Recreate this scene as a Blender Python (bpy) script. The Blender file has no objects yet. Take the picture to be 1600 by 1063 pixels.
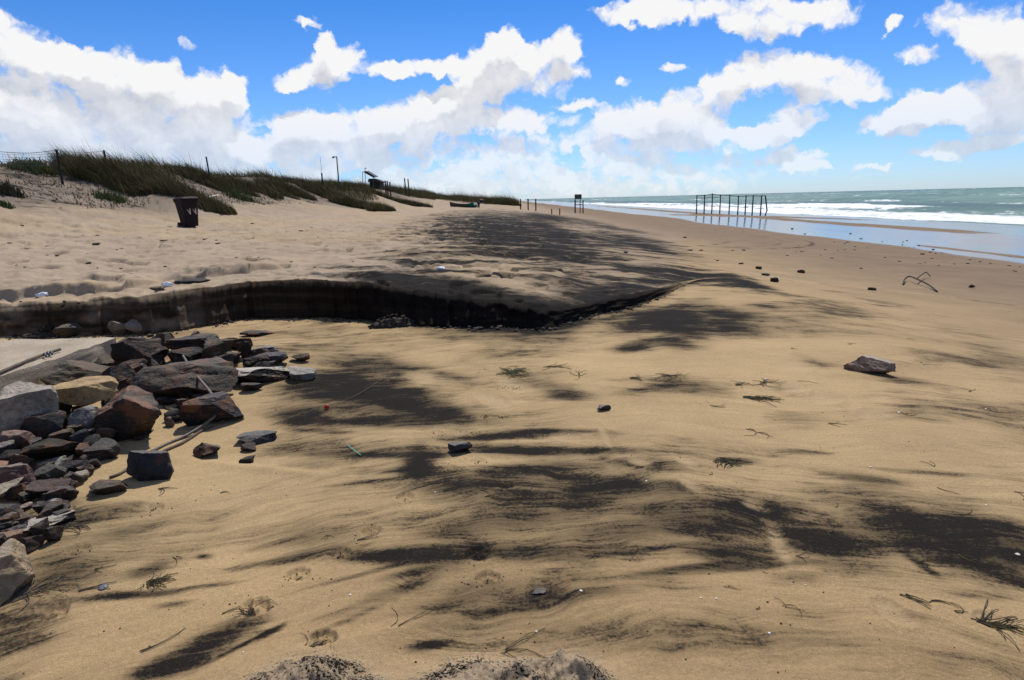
import bpy, math, random
import numpy as np
from mathutils import Vector, Matrix

random.seed(7); rng = np.random.default_rng(7)
scene = bpy.context.scene
COL = scene.collection

# ------------------------------------------------------------------ camera
F = 1000.0; CX, CY = 800.0, 531.5          # focal length and centre in photograph pixels
PITCH = math.atan(219.5 / F); ROLL = math.radians(1.43); EYE = 1.65
fw = np.array([0, math.cos(PITCH), -math.sin(PITCH)]); up0 = np.array([0, math.sin(PITCH), math.cos(PITCH)]); rt0 = np.array([1.0, 0, 0])
RT = math.cos(ROLL) * rt0 - math.sin(ROLL) * up0
UP = math.sin(ROLL) * rt0 + math.cos(ROLL) * up0
CAM = np.array([0, 0, EYE])
cam_d = bpy.data.cameras.new('camera'); cam = bpy.data.objects.new('camera', cam_d); COL.objects.link(cam)
cam_d.sensor_width = 36; cam_d.lens = 36 * F / 1600; cam_d.clip_start = 0.05; cam_d.clip_end = 60000
M = Matrix.Identity(4)
for i in range(3):
    M[i][0] = RT[i]; M[i][1] = UP[i]; M[i][2] = -fw[i]; M[i][3] = CAM[i]
cam.matrix_world = M
scene.camera = cam

def ray(px, py):
    d = fw + (px - CX) / F * RT + (CY - py) / F * UP
    return d / np.linalg.norm(d)
def hor(px):                       # row of the horizon
    return 312.0 - (px - 800) * math.tan(ROLL)

# ------------------------------------------------------------------ sky and sun
SKY_K = 0.095
SUN_AZ, SUN_EL = math.radians(9), math.radians(55)      # azimuth from +Y towards +X
world = bpy.data.worlds.new('World'); scene.world = world; world.use_nodes = True
wt = world.node_tree; wt.nodes.clear()
sun_d = bpy.data.lights.new('sun', 'SUN'); sun = bpy.data.objects.new('sun', sun_d); COL.objects.link(sun)
sun_d.energy = 5.0; sun_d.angle = math.radians(0.53); sun_d.color = (1.0, 0.955, 0.88)
sdir = Vector((math.sin(SUN_AZ) * math.cos(SUN_EL), math.cos(SUN_AZ) * math.cos(SUN_EL), math.sin(SUN_EL)))
sun.rotation_euler = sdir.to_track_quat('Z', 'Y').to_euler(); sun.location = (20, 20, 40)
scene.view_settings.view_transform = 'Standard'; scene.view_settings.look = 'None'
scene.view_settings.exposure = 0.0; scene.view_settings.gamma = 1.0
scene.render.film_transparent = False
scene.cycles.max_bounces = 6; scene.cycles.diffuse_bounces = 2; scene.cycles.glossy_bounces = 3
scene.cycles.transmission_bounces = 3; scene.cycles.use_adaptive_sampling = True

def node(t, kind, loc=None, **kw):
    n = t.nodes.new(kind)
    for k, v in kw.items(): setattr(n, k, v)
    return n
def math_n(t, op, a, b=None, c=None, clamp=False):
    n = t.nodes.new('ShaderNodeMath'); n.operation = op; n.use_clamp = clamp
    for i, v in enumerate((a, b, c)):
        if v is None: continue
        if isinstance(v, (int, float)): n.inputs[i].default_value = v
        else: t.links.new(v, n.inputs[i])
    return n.outputs[0]
def vmath(t, op, a, b=None):
    n = t.nodes.new('ShaderNodeVectorMath'); n.operation = op
    for i, v in enumerate((a, b)):
        if v is None: continue
        if isinstance(v, (tuple, list)): n.inputs[i].default_value = v
        else: t.links.new(v, n.inputs[i])
    return n.outputs['Value'] if op in ('LENGTH', 'DOT_PRODUCT') else n.outputs[0]
def maprange(t, v, a, b, c=0.0, d=1.0, smooth=True):
    n = t.nodes.new('ShaderNodeMapRange'); n.interpolation_type = 'SMOOTHSTEP' if smooth else 'LINEAR'
    t.links.new(v, n.inputs[0])
    for i, x in enumerate((a, b, c, d)): n.inputs[1 + i].default_value = x
    return n.outputs[0]
def noise_n(t, vec, scale, detail=4, rough=0.5, dist=0.0):
    n = t.nodes.new('ShaderNodeTexNoise'); n.noise_dimensions = '2D' if t.name == 'cloud_field' else '3D'; n.inputs['Scale'].default_value = scale
    n.inputs['Detail'].default_value = detail; n.inputs['Roughness'].default_value = rough; n.inputs['Distortion'].default_value = dist
    if vec is not None: t.links.new(vec, n.inputs['Vector'])
    return n
def mixc(t, fac, a, b, mode='MIX'):
    n = t.nodes.new('ShaderNodeMix'); n.data_type = 'RGBA'; n.blend_type = mode; n.clamp_factor = True
    if isinstance(fac, (int, float)): n.inputs[0].default_value = fac
    else: t.links.new(fac, n.inputs[0])
    for i, v in ((6, a), (7, b)):
        if isinstance(v, (tuple, list)): n.inputs[i].default_value = (*v[:3], 1)
        else: t.links.new(v, n.inputs[i])
    return n.outputs[2]
def combine(t, x, y, z=0.0):
    n = t.nodes.new('ShaderNodeCombineXYZ')
    for i, v in enumerate((x, y, z)):
        if isinstance(v, (int, float)): n.inputs[i].default_value = v
        else: t.links.new(v, n.inputs[i])
    return n.outputs[0]

# clouds: soft lobes at fixed compass directions, broken up by noise; (photo x, y, half width, half height)
LOBES = [
 (50,150,150,72),(190,115,85,62),(255,150,120,58),(335,155,58,40),(366,125,24,26),(15,55,60,45),(100,90,80,26),(297,70,26,18),(20,185,110,34),
 (110,218,80,26),(215,215,90,26),(325,215,75,26),(375,240,70,22),
 (505,118,72,38),(512,62,20,36),(478,26,26,12),(545,88,36,28),(455,128,34,20),
 (645,106,72,20),(605,114,36,17),(695,100,36,18),
 (830,105,104,58),(795,78,42,32),(885,60,38,30),(735,150,50,36),(800,188,88,24),(905,166,44,11),(760,125,50,40),
 (470,195,60,34),(560,203,64,34),(640,188,74,36),(682,163,42,32),(725,190,46,24),
 (983,122,28,15),(1056,110,14,12),
 (990,14,78,26),(1120,18,130,36),(1270,14,90,32),(1190,50,80,18),(1390,34,18,15),
 (1282,98,62,44),(1190,112,92,42),(1345,128,48,34),(1125,142,80,36),(1020,182,82,40),(960,192,42,24),(1085,202,62,28),(1300,150,90,20),
 (1242,190,46,28),(1200,216,84,13),
 (1530,35,112,52),(1590,85,100,52),(1440,88,40,24),(1500,160,112,36),(1565,192,84,38),(1400,192,58,28),(1452,172,58,30),(1620,130,80,50),
 (1240,246,62,12),(1262,264,50,9),(1470,236,80,12),(1565,222,66,14),(1372,262,40,7),
 
]
def to_azel(px, py):
    d = ray(px, py); return math.atan2(d[0], d[1]), math.asin(d[2])
def cloud_group(lobes, generic):
    """density of cloud in a direction (azimuth, elevation)"""
    g = bpy.data.node_groups.new('cloud_field', 'ShaderNodeTree')
    g.interface.new_socket('P', in_out='INPUT', socket_type='NodeSocketVector')
    g.interface.new_socket('D', in_out='OUTPUT', socket_type='NodeSocketFloat')
    g.interface.new_socket('S', in_out='OUTPUT', socket_type='NodeSocketFloat')
    gi = g.nodes.new('NodeGroupInput'); go = g.nodes.new('NodeGroupOutput')
    P = gi.outputs[0]
    n1 = noise_n(g, P, 10.0, 3, 0.55); n2 = noise_n(g, P, 42.0, 4, 0.6)
    w1 = vmath(g, 'MULTIPLY', vmath(g, 'SUBTRACT', n1.outputs['Color'], (0.5, 0.5, 0.5)), (0.075, 0.05, 0))
    w2 = vmath(g, 'MULTIPLY', vmath(g, 'SUBTRACT', n2.outputs['Color'], (0.5, 0.5, 0.5)), (0.034, 0.034, 0))
    Pw = vmath(g, 'ADD', vmath(g, 'ADD', P, w1), w2)
    state = vmath(g, 'MULTIPLY', Pw, (1, 1, 0))            # x, y: direction; z: running sum of the lobes
    for (a, e, sa, se, rot) in lobes:
        m = g.nodes.new('ShaderNodeMapping'); m.vector_type = 'TEXTURE'
        m.inputs['Location'].default_value = (a, e, 0); m.inputs['Scale'].default_value = (sa, se, 1e7)
        m.inputs['Rotation'].default_value = (0, 0, rot)
        g.links.new(state, m.inputs['Vector'])
        k = maprange(g, vmath(g, 'LENGTH', m.outputs[0]), 1.0, 0.15, 0.0, 1.0)
        state = vmath(g, 'ADD', state, combine(g, 0.0, 0.0, k))
    ssx = g.nodes.new('ShaderNodeSeparateXYZ'); g.links.new(state, ssx.inputs[0]); acc = ssx.outputs[2]
    sp = g.nodes.new('ShaderNodeSeparateXYZ'); g.links.new(P, sp.inputs[0])
    # elsewhere in the sky the same kind of cumulus goes on
    out1 = maprange(g, math_n(g, 'ABSOLUTE', sp.outputs[0]), 0.70, 0.85)
    out2 = maprange(g, sp.outputs[1], 0.36, 0.48)
    nb = noise_n(g, vmath(g, 'MULTIPLY', Pw, (1, 1.6, 1)), 3.6, 2, 0.5)
    acc = math_n(g, 'ADD', acc, math_n(g, 'MULTIPLY', maprange(g, nb.outputs[0], 0.47, 0.66), math_n(g, 'MAXIMUM', out1, out2)))
    # banks of small far cumulus low over the land and sea
    nl = noise_n(g, vmath(g, 'MULTIPLY', Pw, (1, 2.3, 1)), 11.0, 3, 0.55)
    lowb = math_n(g, 'MULTIPLY', maprange(g, sp.outputs[1], 0.150, 0.06), maprange(g, sp.outputs[0], 0.62, 0.10, 0.10, 1.0))
    acc = math_n(g, 'ADD', acc, math_n(g, 'MULTIPLY', maprange(g, nl.outputs[0], 0.22, 0.48), lowb))
    acc = math_n(g, 'MINIMUM', acc, 1.22)
    f1 = noise_n(g, Pw, 17.0, 8, 0.64)
    vo = g.nodes.new('ShaderNodeTexVoronoi'); vo.voronoi_dimensions = '2D'; vo.feature = 'SMOOTH_F1'; vo.inputs['Scale'].default_value = 30.0; vo.inputs['Smoothness'].default_value = 0.35
    vo.inputs['Detail'].default_value = 2.0; vo.inputs['Roughness'].default_value = 0.6
    g.links.new(Pw, vo.inputs['Vector'])
    dens = math_n(g, 'ADD', acc, math_n(g, 'MULTIPLY', math_n(g, 'SUBTRACT', f1.outputs[0], 0.5), 1.3))
    dens = math_n(g, 'ADD', dens, math_n(g, 'MULTIPLY', math_n(g, 'SUBTRACT', 0.42, vo.outputs['Distance']), 0.50))
    dens = math_n(g, 'MULTIPLY', dens, maprange(g, acc, 0.0, 0.12))
    g.links.new(dens, go.inputs[0])
    g.links.new(math_n(g, 'ADD', acc, math_n(g, 'MULTIPLY', math_n(g, 'SUBTRACT', n1.outputs[0], 0.5), 1.2)), go.inputs[1])
    return g
tc = node(wt, 'ShaderNodeTexCoord')
dirn = vmath(wt, 'NORMALIZE', tc.outputs['Generated'])
sx = node(wt, 'ShaderNodeSeparateXYZ'); wt.links.new(dirn, sx.inputs[0])
az = math_n(wt, 'ARCTAN2', sx.outputs[0], sx.outputs[1]); el = math_n(wt, 'ARCSINE', sx.outputs[2])
azel = combine(wt, az, el)
sky = node(wt, 'ShaderNodeTexSky', sky_type='NISHITA', sun_disc=False, sun_elevation=SUN_EL, sun_rotation=SUN_AZ,
           altitude=0, air_density=1.0, dust_density=0.25, ozone_density=2.2)
tint_s = mixc(wt, maprange(wt, el, 0.0, 0.30, 0.0, 1.0, False), (0.70, 0.96, 1.50), (0.20, 0.62, 1.18))
skyc = mixc(wt, 1.0, sky.outputs[0], tint_s, 'MULTIPLY')
low = maprange(wt, el, 0.0, 0.16, 0.62, 1.0); above = maprange(wt, el, -0.01, 0.012)
cover = math_n(wt, 'MULTIPLY', low, above)
def sky_part(lobes, generic=True):
    g = cloud_group(lobes, generic)
    def field(v):
        n = wt.nodes.new('ShaderNodeGroup'); n.node_tree = g; wt.links.new(v, n.inputs[0]); return n.outputs
    (D0, S0), (D1, S1) = field(azel), field(vmath(wt, 'ADD', azel, (0.008, 0.034, 0)))
    alpha = math_n(wt, 'MULTIPLY', maprange(wt, D0, 0.25, 0.84), cover)
    thick = maprange(wt, math_n(wt, 'ADD', math_n(wt, 'MULTIPLY', S1, 0.75), math_n(wt, 'MULTIPLY', D1, 0.25)), 0.52, 1.62, 0.0, 0.92)
    slope = math_n(wt, 'MULTIPLY', math_n(wt, 'SUBTRACT', D1, D0), 0.34)
    shade = math_n(wt, 'ADD', thick, math_n(wt, 'MAXIMUM', slope, -0.35), clamp=True)
    cl = mixc(wt, shade, (9.8, 9.8, 9.9), (5.9, 6.2, 7.0))
    bg = node(wt, 'ShaderNodeBackground'); bg.inputs['Strength'].default_value = SKY_K
    wt.links.new(mixc(wt, alpha, skyc, cl), bg.inputs['Color']); return bg.outputs[0]
def pick(fac, s0, s1):
    n = node(wt, 'ShaderNodeMixShader'); wt.links.new(fac, n.inputs[0]); wt.links.new(s0, n.inputs[1]); wt.links.new(s1, n.inputs[2]); return n.outputs[0]
LB = []
for (px, py, rx, ry) in LOBES:
    a, e = to_azel(px, py); a2, e2 = to_azel(px + rx, py); a3, e3 = to_azel(px, py - ry)
    LB.append((a, e, math.hypot(a2 - a, e2 - e) * 1.38, math.hypot(a3 - a, e3 - e) * 1.36, math.atan2(e2 - e, a2 - a)))
EDG = [-1.05, -0.52, -0.30, -0.08, 0.10, 0.28, 0.46, 1.05]
gen_part = sky_part([])
cur = None
for lo, hi in zip(EDG[:-1], EDG[1:]):
    part = sky_part([l for l in LB if l[0] + l[2] > lo - 0.075 and l[0] - l[2] < hi + 0.075])
    cur = part if cur is None else pick(math_n(wt, 'GREATER_THAN', az, lo), cur, part)
inview = math_n(wt, 'MULTIPLY', math_n(wt, 'LESS_THAN', math_n(wt, 'ABSOLUTE', az), 1.05), math_n(wt, 'LESS_THAN', el, 0.62))
cur = pick(inview, gen_part, cur)
plain = node(wt, 'ShaderNodeBackground'); plain.inputs['Strength'].default_value = SKY_K; wt.links.new(skyc, plain.inputs['Color'])
cur = pick(math_n(wt, 'GREATER_THAN', el, -0.012), plain.outputs[0], cur)
wo = node(wt, 'ShaderNodeOutputWorld'); wt.links.new(cur, wo.inputs['Surface'])
world.cycles.sampling_method = 'MANUAL'; world.cycles.sample_map_resolution = 512

# ------------------------------------------------------------------ numpy noise
def _h(ix, iy, s):
    n = (ix.astype(np.int64) * 374761393 + iy.astype(np.int64) * 668265263 + s * 974634777) & 0x7fffffff
    n = ((n ^ (n >> 13)) * 1274126177) & 0x7fffffff
    return ((n ^ (n >> 16)) & 0xffff) / 65535.0
def vn(x, y, s=0):
    x = np.asarray(x, float); y = np.asarray(y, float)
    x0 = np.floor(x); y0 = np.floor(y); fx = x - x0; fy = y - y0
    fx = fx * fx * fx * (fx * (fx * 6 - 15) + 10); fy = fy * fy * fy * (fy * (fy * 6 - 15) + 10)
    a = _h(x0, y0, s); b = _h(x0 + 1, y0, s); c = _h(x0, y0 + 1, s); d = _h(x0 + 1, y0 + 1, s)
    return (a + (b - a) * fx) * (1 - fy) + (c + (d - c) * fx) * fy - 0.5
def fbm(x, y, s=0, o=4, gain=0.5):
    t = 0; a = 1.0; f = 1.0
    for i in range(o):
        t = t + a * vn(np.asarray(x) * f + 17.3 * i, np.asarray(y) * f - 9.1 * i, s + i); a *= gain; f *= 2.03
    return t
def sstep(a, b, x):
    t = np.clip((np.asarray(x, float) - a) / (b - a), 0, 1); return t * t * (3 - 2 * t)

# ------------------------------------------------------------------ the shape of the beach
PX = np.array([-400, -80, -45, -30, -24.5, -21.5, -18, -15, -12.6, -6, -1, 2, 5, 10, 15, 18, 23, 27, 29.5, 32, 36, 41, 60, 90, 400.0])
PZ = np.array([5.2, 4.6, 4.2, 4.1, 3.95, 3.1, 2.0, 1.35, 0.95, 0.60, 0.47, 0.30, -0.08, -0.50, -0.88, -1.06, -1.15, -1.14, -1.11, -1.15, -1.22, -1.38, -2.6, -4, -6.0])
_xs = np.linspace(-400, 400, 16001); _zs = np.interp(_xs, PX, PZ)
_k = np.exp(-np.linspace(-2.5, 2.5, 61) ** 2); _k /= _k.sum(); _zs = np.convolve(np.pad(_zs, 30, mode='edge'), _k, mode='valid')
HUMMOCKS = [(-23.4,34.0,2.0,0.45),(-20.6,34.5,2.0,0.5),(-19.0,36.0,1.8,0.5),(-16.8,33.2,1.5,0.5),(-22,45,3,0.6),(-19,52,3,0.5),(-21,62,4,0.5),(-17,66,4,0.4),(-15.5,74,4,0.35),
            (-20,90,6,0.4),(-16.2,73,4.5,1.0),(-18.5,80,4,.5),(-9,128,9,1.0),(-1.5,150,7,0.9),(-14,118,8,0.6),(-18,105,8,0.5)]
def low_z(x, y):
    z = np.minimum(0.0, np.interp(x, _xs, _zs) - 0.02 * sstep(2, 6, x)) * sstep(1.5, 6, x)
    z = z + 0.028 * fbm(x * 0.35, y * 0.6, 11, 3)
    # heap under the rubble
    z = z + 0.12 * np.exp(-(((x + 3.4) / 0.9) ** 2 + ((y - 6.2) / 1.0) ** 2)) + 0.16 * np.exp(-(((x + 3.9) / 0.9) ** 2 + ((y - 4.3) / 1.0) ** 2))
    z = z + 0.10 * np.exp(-(((x + 3.0) / 0.8) ** 2 + ((y - 6.6) / 0.8) ** 2))
    return z
def up_prof(x, y):
    xe = x + 1.4 * vn(y * 0.09, y * 0 + 3.3, 5) * sstep(-12, -18, x)
    z = np.interp(xe, _xs, _zs)
    dune = sstep(-13, -20, x)
    z = z + dune * (0.40 * fbm(x * 0.16, y * 0.13, 21, 4) + 0.14 * fbm(x * 0.9, y * 0.7, 25, 3))
    for (hx, hy, hr, hh) in HUMMOCKS:
        z = z + hh * np.exp(-((x - hx) ** 2 + (y - hy) ** 2) / (hr * hr))
    berm = sstep(8, 2, x)
    z = z + berm * (0.09 * fbm(x * 0.5, y * 0.4, 31, 4) + 0.035 * fbm(x * 2.6, y * 2.2, 37, 3) * sstep(-1, -6, x))
    z = z + 0.03 * sstep(14, 20, x) * fbm(x * 0.3, y * 0.07, 41, 3)
    return z
SC = [(-260,540,503),(-100,531,494),(0,527,485),(60,526,479),(127,524,474),(240,520,463),(312,508,452),(375,500,444.5),(420,498,441.6),(472,496,437.6),(544,497,440),
      (587,503,444.5),(659,509,460),(702,511,464),(774,514,473),(805,514,478),(841,518.5,484.5),(874,509,485),(924,494.5,475.5),(965,486,467),(1003,475,458.5),(1047,458,450),(1072,443,440.5),(1090,437,437)]
SCT, SCR, SCH = [], [], []
for (px, pb, pt) in SC:
    d = ray(px, pb); t = EYE / -d[2]
    for _ in range(12):
        t = (EYE - float(low_z(d[0] * t, d[1] * t))) / -d[2]
    x, y = d[0] * t, d[1] * t; r = math.hypot(x, y)
    d2 = ray(px, pt); t2 = (r + 0.05) / math.hypot(d2[0], d2[1]); zt = EYE + d2[2] * t2
    SCT.append(math.atan2(x, y)); SCR.append(r); SCH.append(max(0.0, zt - float(low_z(x, y))))
SCH[-1] = 0.0
_th0, _r0 = SCT[-1], SCR[-1]
SCT = [-math.pi, -1.3] + SCT + [_th0 + 0.12, _th0 + 0.3, 1.3, math.pi]
SCR = [9.0, 9.6] + SCR + [_r0 + 1.6, _r0 + 1.8, 13.0, 9.0]
SCH = [0.2, 0.3] + SCH + [0, 0, 0, 0.0]
SC_T = np.linspace(-math.pi, math.pi, 6001); _kk = np.exp(-np.linspace(-2.2, 2.2, 41) ** 2); _kk /= _kk.sum()
SC_R = np.convolve(np.pad(np.interp(SC_T, SCT, SCR), 20, mode='edge'), _kk, mode='valid'); SC_H = np.convolve(np.pad(np.interp(SC_T, SCT, SCH), 20, mode='edge'), _kk, mode='valid')
def scarp(th):
    r = np.interp(th, SC_T, SC_R); h = np.interp(th, SC_T, SC_H)
    amp = np.clip(h / 0.3, 0, 1)
    r = r + amp * (0.22 * fbm(th * 16, th * 0, 51, 3) + 0.09 * fbm(th * 70, th * 0, 55, 3) + 0.05 * fbm(th * 260, th * 0, 57, 2))
    return r, h
LEDGE = [(-60,470),(0,464),(60,461),(100,459),(150,452),(200,447),(248,440),(285,433),(330,430),(390,424),(430,419),(470,415)]
LEDGE_W = None
def height(x, y):
    x = np.asarray(x, float); y = np.asarray(y, float)
    th = np.arctan2(x, y); r = np.hypot(x, y)
    rb, h = scarp(th)
    xb, yb = rb * np.sin(th), rb * np.cos(th)
    zl = low_z(x, y)
    ztop = low_z(xb, yb) + h
    zu = up_prof(x, y) + (ztop - up_prof(xb, yb)) * np.exp(-np.clip(r - rb, 0, None) / 3.0)
    if LEDGE_W is not None:
        lr = np.interp(th, LEDGE_W[0], LEDGE_W[1], left=LEDGE_W[1][0], right=LEDGE_W[1][-1]) + 0.15 * fbm(th * 30, th * 0, 61, 3)
        lh = np.interp(th, LEDGE_W[0], LEDGE_W[2], left=0.12, right=0.0)
        d = r - lr
        zu = zu + lh * (sstep(-0.03, 0.06, d) * np.exp(-np.clip(d, 0, None) / 2.2)) - 0.05 * (lh > 0.01) * np.exp(-((d + 0.12) / 0.15) ** 2)
    return np.where(r < rb, zl, zu)
_T = np.concatenate([np.linspace(0.8, 20, 420), np.geomspace(20.02, 3000, 700)])
def ground(px, py, tmin=0.0):
    d = ray(px, py); s = math.hypot(d[0], d[1])
    tm = (EYE + 1.6) / -d[2] * s + .1 if d[2] < -.002 else 1e9
    T_ = _T[:max(8, int(np.searchsorted(_T, tm)) + 2)]; t = T_ / s
    x, y, z = d[0] * t, d[1] * t, EYE + d[2] * t
    h = height(x, y); hit = np.nonzero((z < h) & (T_ > tmin))[0]
    if len(hit) == 0: return np.array([x[-1], y[-1], h[-1]])
    i = hit[0]
    if i == 0: return np.array([x[0], y[0], h[0]])
    x, y = d[0] * (tf := np.linspace(t[i-1], t[i], 24)), d[1] * tf; z = EYE + d[2] * tf; h = height(x, y); t = tf
    i = max(1, int(np.nonzero(z <= h + 1e-9)[0][0])) if np.any(z <= h + 1e-9) else 23
    a = (z[i-1] - h[i-1]) / ((z[i-1] - h[i-1]) - (z[i] - h[i]) + 1e-9)
    tt = t[i-1] + (t[i] - t[i-1]) * a
    xx, yy = d[0] * tt, d[1] * tt
    return np.array([xx, yy, float(height(xx, yy))])
lw = []
for (px, py) in LEDGE:
    p = ground(px, py); lw.append((math.atan2(p[0], p[1]), math.hypot(p[0], p[1]), {248: 0.02, 470: 0.0, 430: 0.06}.get(px, 0.12)))
LEDGE_W = [np.array(v) for v in zip(*lw)]
def zat(x, y): return float(height(x, y))

# ------------------------------------------------------------------ generic mesh helpers
def tag(o, label=None, cat=None, group=None, kind=None):
    if label: o['label'] = label
    if cat: o['category'] = cat
    if group: o['group'] = group
    if kind: o['kind'] = kind
    return o
def link(name, me, mat=None, parent=None, loc=(0, 0, 0)):
    o = bpy.data.objects.new(name, me); COL.objects.link(o)
    if mat and me is not None and not me.materials: me.materials.append(mat)
    o.location = loc
    if parent: o.parent = parent
    return o
def empty(name, loc=(0, 0, 0), rz=0.0):
    o = bpy.data.objects.new(name, None); COL.objects.link(o); o.location = loc; o.rotation_euler = (0, 0, rz); o.empty_display_size = 0.1
    return o
def mesh(name, v, f, smooth=False):
    me = bpy.data.meshes.new(name); me.from_pydata([tuple(map(float, p)) for p in v], [], f); me.update()
    if smooth: me.polygons.foreach_set('use_smooth', [True] * len(me.polygons))
    return me
def grid_mesh(name, V, nr, nc, wrap=False):
    V = V.reshape(-1, 3); me = bpy.data.meshes.new(name)
    i = np.arange((nr - 1) * (nc if wrap else nc - 1)); w = nc if wrap else nc - 1
    rr = i // w; cc = i % w; c2 = (cc + 1) % nc
    q = np.stack([rr * nc + cc, rr * nc + c2, (rr + 1) * nc + c2, (rr + 1) * nc + cc], 1).astype(np.int32)
    me.vertices.add(len(V)); me.vertices.foreach_set('co', V.astype(np.float32).ravel())
    me.loops.add(q.size); me.loops.foreach_set('vertex_index', q.ravel())
    me.polygons.add(len(q)); me.polygons.foreach_set('loop_start', np.arange(0, q.size, 4, dtype=np.int32))
    me.polygons.foreach_set('use_smooth', np.ones(len(q), bool)); me.update(calc_edges=True); me.validate()
    return me
def fattr(me, name, a):
    at = me.attributes.new(name, 'FLOAT', 'POINT'); at.data.foreach_set('value', np.asarray(a, np.float32).ravel())
def cattr(me, name, a):
    at = me.attributes.new(name, 'FLOAT_COLOR', 'POINT'); a = np.asarray(a, np.float32).reshape(-1, 3)
    at.data.foreach_set('color', np.concatenate([a, np.ones((len(a), 1), np.float32)], 1).ravel())
class MB:
    def __init__(s): s.v = []; s.f = []
    def add(s, v, f):
        o = len(s.v); s.v += [tuple(map(float, p)) for p in v]; s.f += [tuple(i + o for i in q) for q in f]; return s
    def box(s, c, d, rot=None):
        x, y, z = d[0] / 2, d[1] / 2, d[2] / 2
        v = [Vector(p) for p in ((-x,-y,-z),(x,-y,-z),(x,y,-z),(-x,y,-z),(-x,-y,z),(x,-y,z),(x,y,z),(-x,y,z))]
        if rot is not None: v = [rot @ p for p in v]
        return s.add([p + Vector(c) for p in v], [(0,3,2,1),(4,5,6,7),(0,1,5,4),(1,2,6,5),(2,3,7,6),(3,0,4,7)])
    def tube(s, pts, rad, n=7):
        pts = [Vector(p) for p in pts]; rad = rad if isinstance(rad, (list, tuple)) else [rad] * len(pts)
        v = []; f = []
        for i, p in enumerate(pts):
            t = (pts[min(i + 1, len(pts) - 1)] - pts[max(i - 1, 0)])
            t = t.normalized() if t.length > 1e-9 else Vector((0, 0, 1))
            a = t.cross(Vector((0, 0, 1)) if abs(t.z) < 0.9 else Vector((1, 0, 0))).normalized(); b = t.cross(a)
            for k in range(n):
                q = 2 * math.pi * k / n; v.append(p + (a * math.cos(q) + b * math.sin(q)) * rad[i])
        for i in range(len(pts) - 1):
            for k in range(n):
                k2 = (k + 1) % n; f.append((i * n + k, i * n + k2, (i + 1) * n + k2, (i + 1) * n + k))
        f.append(tuple(range(n - 1, -1, -1))); f.append(tuple((len(pts) - 1) * n + k for k in range(n)))
        return s.add(v, f)
    def build(s, name, mat, parent=None, smooth=False, loc=(0, 0, 0)):
        return link(name, mesh(name, s.v, s.f, smooth), mat, parent, loc)
def smooth_path(pts, n=6):
    pts = [np.array(p, float) for p in pts]; out = []
    for i in range(len(pts) - 1):
        p0 = pts[max(i - 1, 0)]; p1 = pts[i]; p2 = pts[i + 1]; p3 = pts[min(i + 2, len(pts) - 1)]
        for k in range(n):
            t = k / n
            out.append(0.5 * ((2 * p1) + (p2 - p0) * t + (2 * p0 - 5 * p1 + 4 * p2 - p3) * t * t + (3 * p1 - p0 - 3 * p2 + p3) * t ** 3))
    out.append(pts[-1]); return out

# ------------------------------------------------------------------ materials
def new_mat(name):
    m = bpy.data.materials.new(name); m.use_nodes = True; t = m.node_tree; b = t.nodes['Principled BSDF']; return m, t, b
def simple(name, col, rough=0.7, var=0.35, scale=8.0, metal=0.0, bump=0.0):
    m, t, b = new_mat(name)
    tcn = node(t, 'ShaderNodeTexCoord'); n = noise_n(t, tcn.outputs['Object'], scale, 5, 0.6)
    k = maprange(t, n.outputs[0], 0.3, 0.7, 1 - var, 1 + var, False)
    c = mixc(t, 1.0, col, (1, 1, 1), 'MULTIPLY'); mm = node(t, 'ShaderNodeVectorMath'); mm.operation = 'SCALE'
    t.links.new(c, mm.inputs[0]); t.links.new(k, mm.inputs['Scale']); t.links.new(mm.outputs[0], b.inputs['Base Color'])
    b.inputs['Roughness'].default_value = rough; b.inputs['Metallic'].default_value = metal; b.inputs['Specular IOR Level'].default_value = 0.3
    if bump > 0:
        bp = node(t, 'ShaderNodeBump'); bp.inputs['Distance'].default_value = bump; t.links.new(n.outputs[0], bp.inputs['Height']); t.links.new(bp.outputs[0], b.inputs['Normal'])
    return m
def scale_col(t, c, k):
    mm = node(t, 'ShaderNodeVectorMath'); mm.operation = 'SCALE'; t.links.new(c, mm.inputs[0])
    if isinstance(k, (int, float)): mm.inputs['Scale'].default_value = k
    else: t.links.new(k, mm.inputs['Scale'])
    return mm.outputs[0]

# sand
SAND, t, b = new_mat('sand')
geo = node(t, 'ShaderNodeNewGeometry'); pos = geo.outputs['Position']
def attr(t, name, out='Fac', typ='GEOMETRY'):
    n = node(t, 'ShaderNodeAttribute'); n.attribute_name = name; n.attribute_type = typ; return n.outputs[out]
col, black, wet, speck = attr(t, 'tint', 'Color'), attr(t, 'black'), attr(t, 'wet'), attr(t, 'speck')
rel = vmath(t, 'SUBTRACT', pos, (0.4, -1.6, 0)); s3 = node(t, 'ShaderNodeSeparateXYZ'); t.links.new(rel, s3.inputs[0])
flat = combine(t, s3.outputs[0], s3.outputs[1]); rr = vmath(t, 'LENGTH', flat); tt = math_n(t, 'ARCTAN2', s3.outputs[0], s3.outputs[1])
warp = noise_n(t, pos, 0.8, 3, 0.5)
wv = math_n(t, 'MULTIPLY', math_n(t, 'SUBTRACT', warp.outputs[0], 0.5), 0.9)
flow = combine(t, math_n(t, 'MULTIPLY', math_n(t, 'MULTIPLY', rr, tt), 0.9), math_n(t, 'MULTIPLY', math_n(t, 'ADD', rr, wv), 6.5))
streak = noise_n(t, flow, 1.0, 9, 0.74).outputs[0]
streak2 = noise_n(t, vmath(t, 'MULTIPLY', flow, (2.6, 5.0, 1)), 1.0, 6, 0.72).outputs[0]
blot = noise_n(t, pos, 3.2, 7, 0.65).outputs[0]
grain = noise_n(t, pos, 240.0, 2, 0.7).outputs[0]
grit = noise_n(t, pos, 55.0, 4, 0.75).outputs[0]
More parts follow.
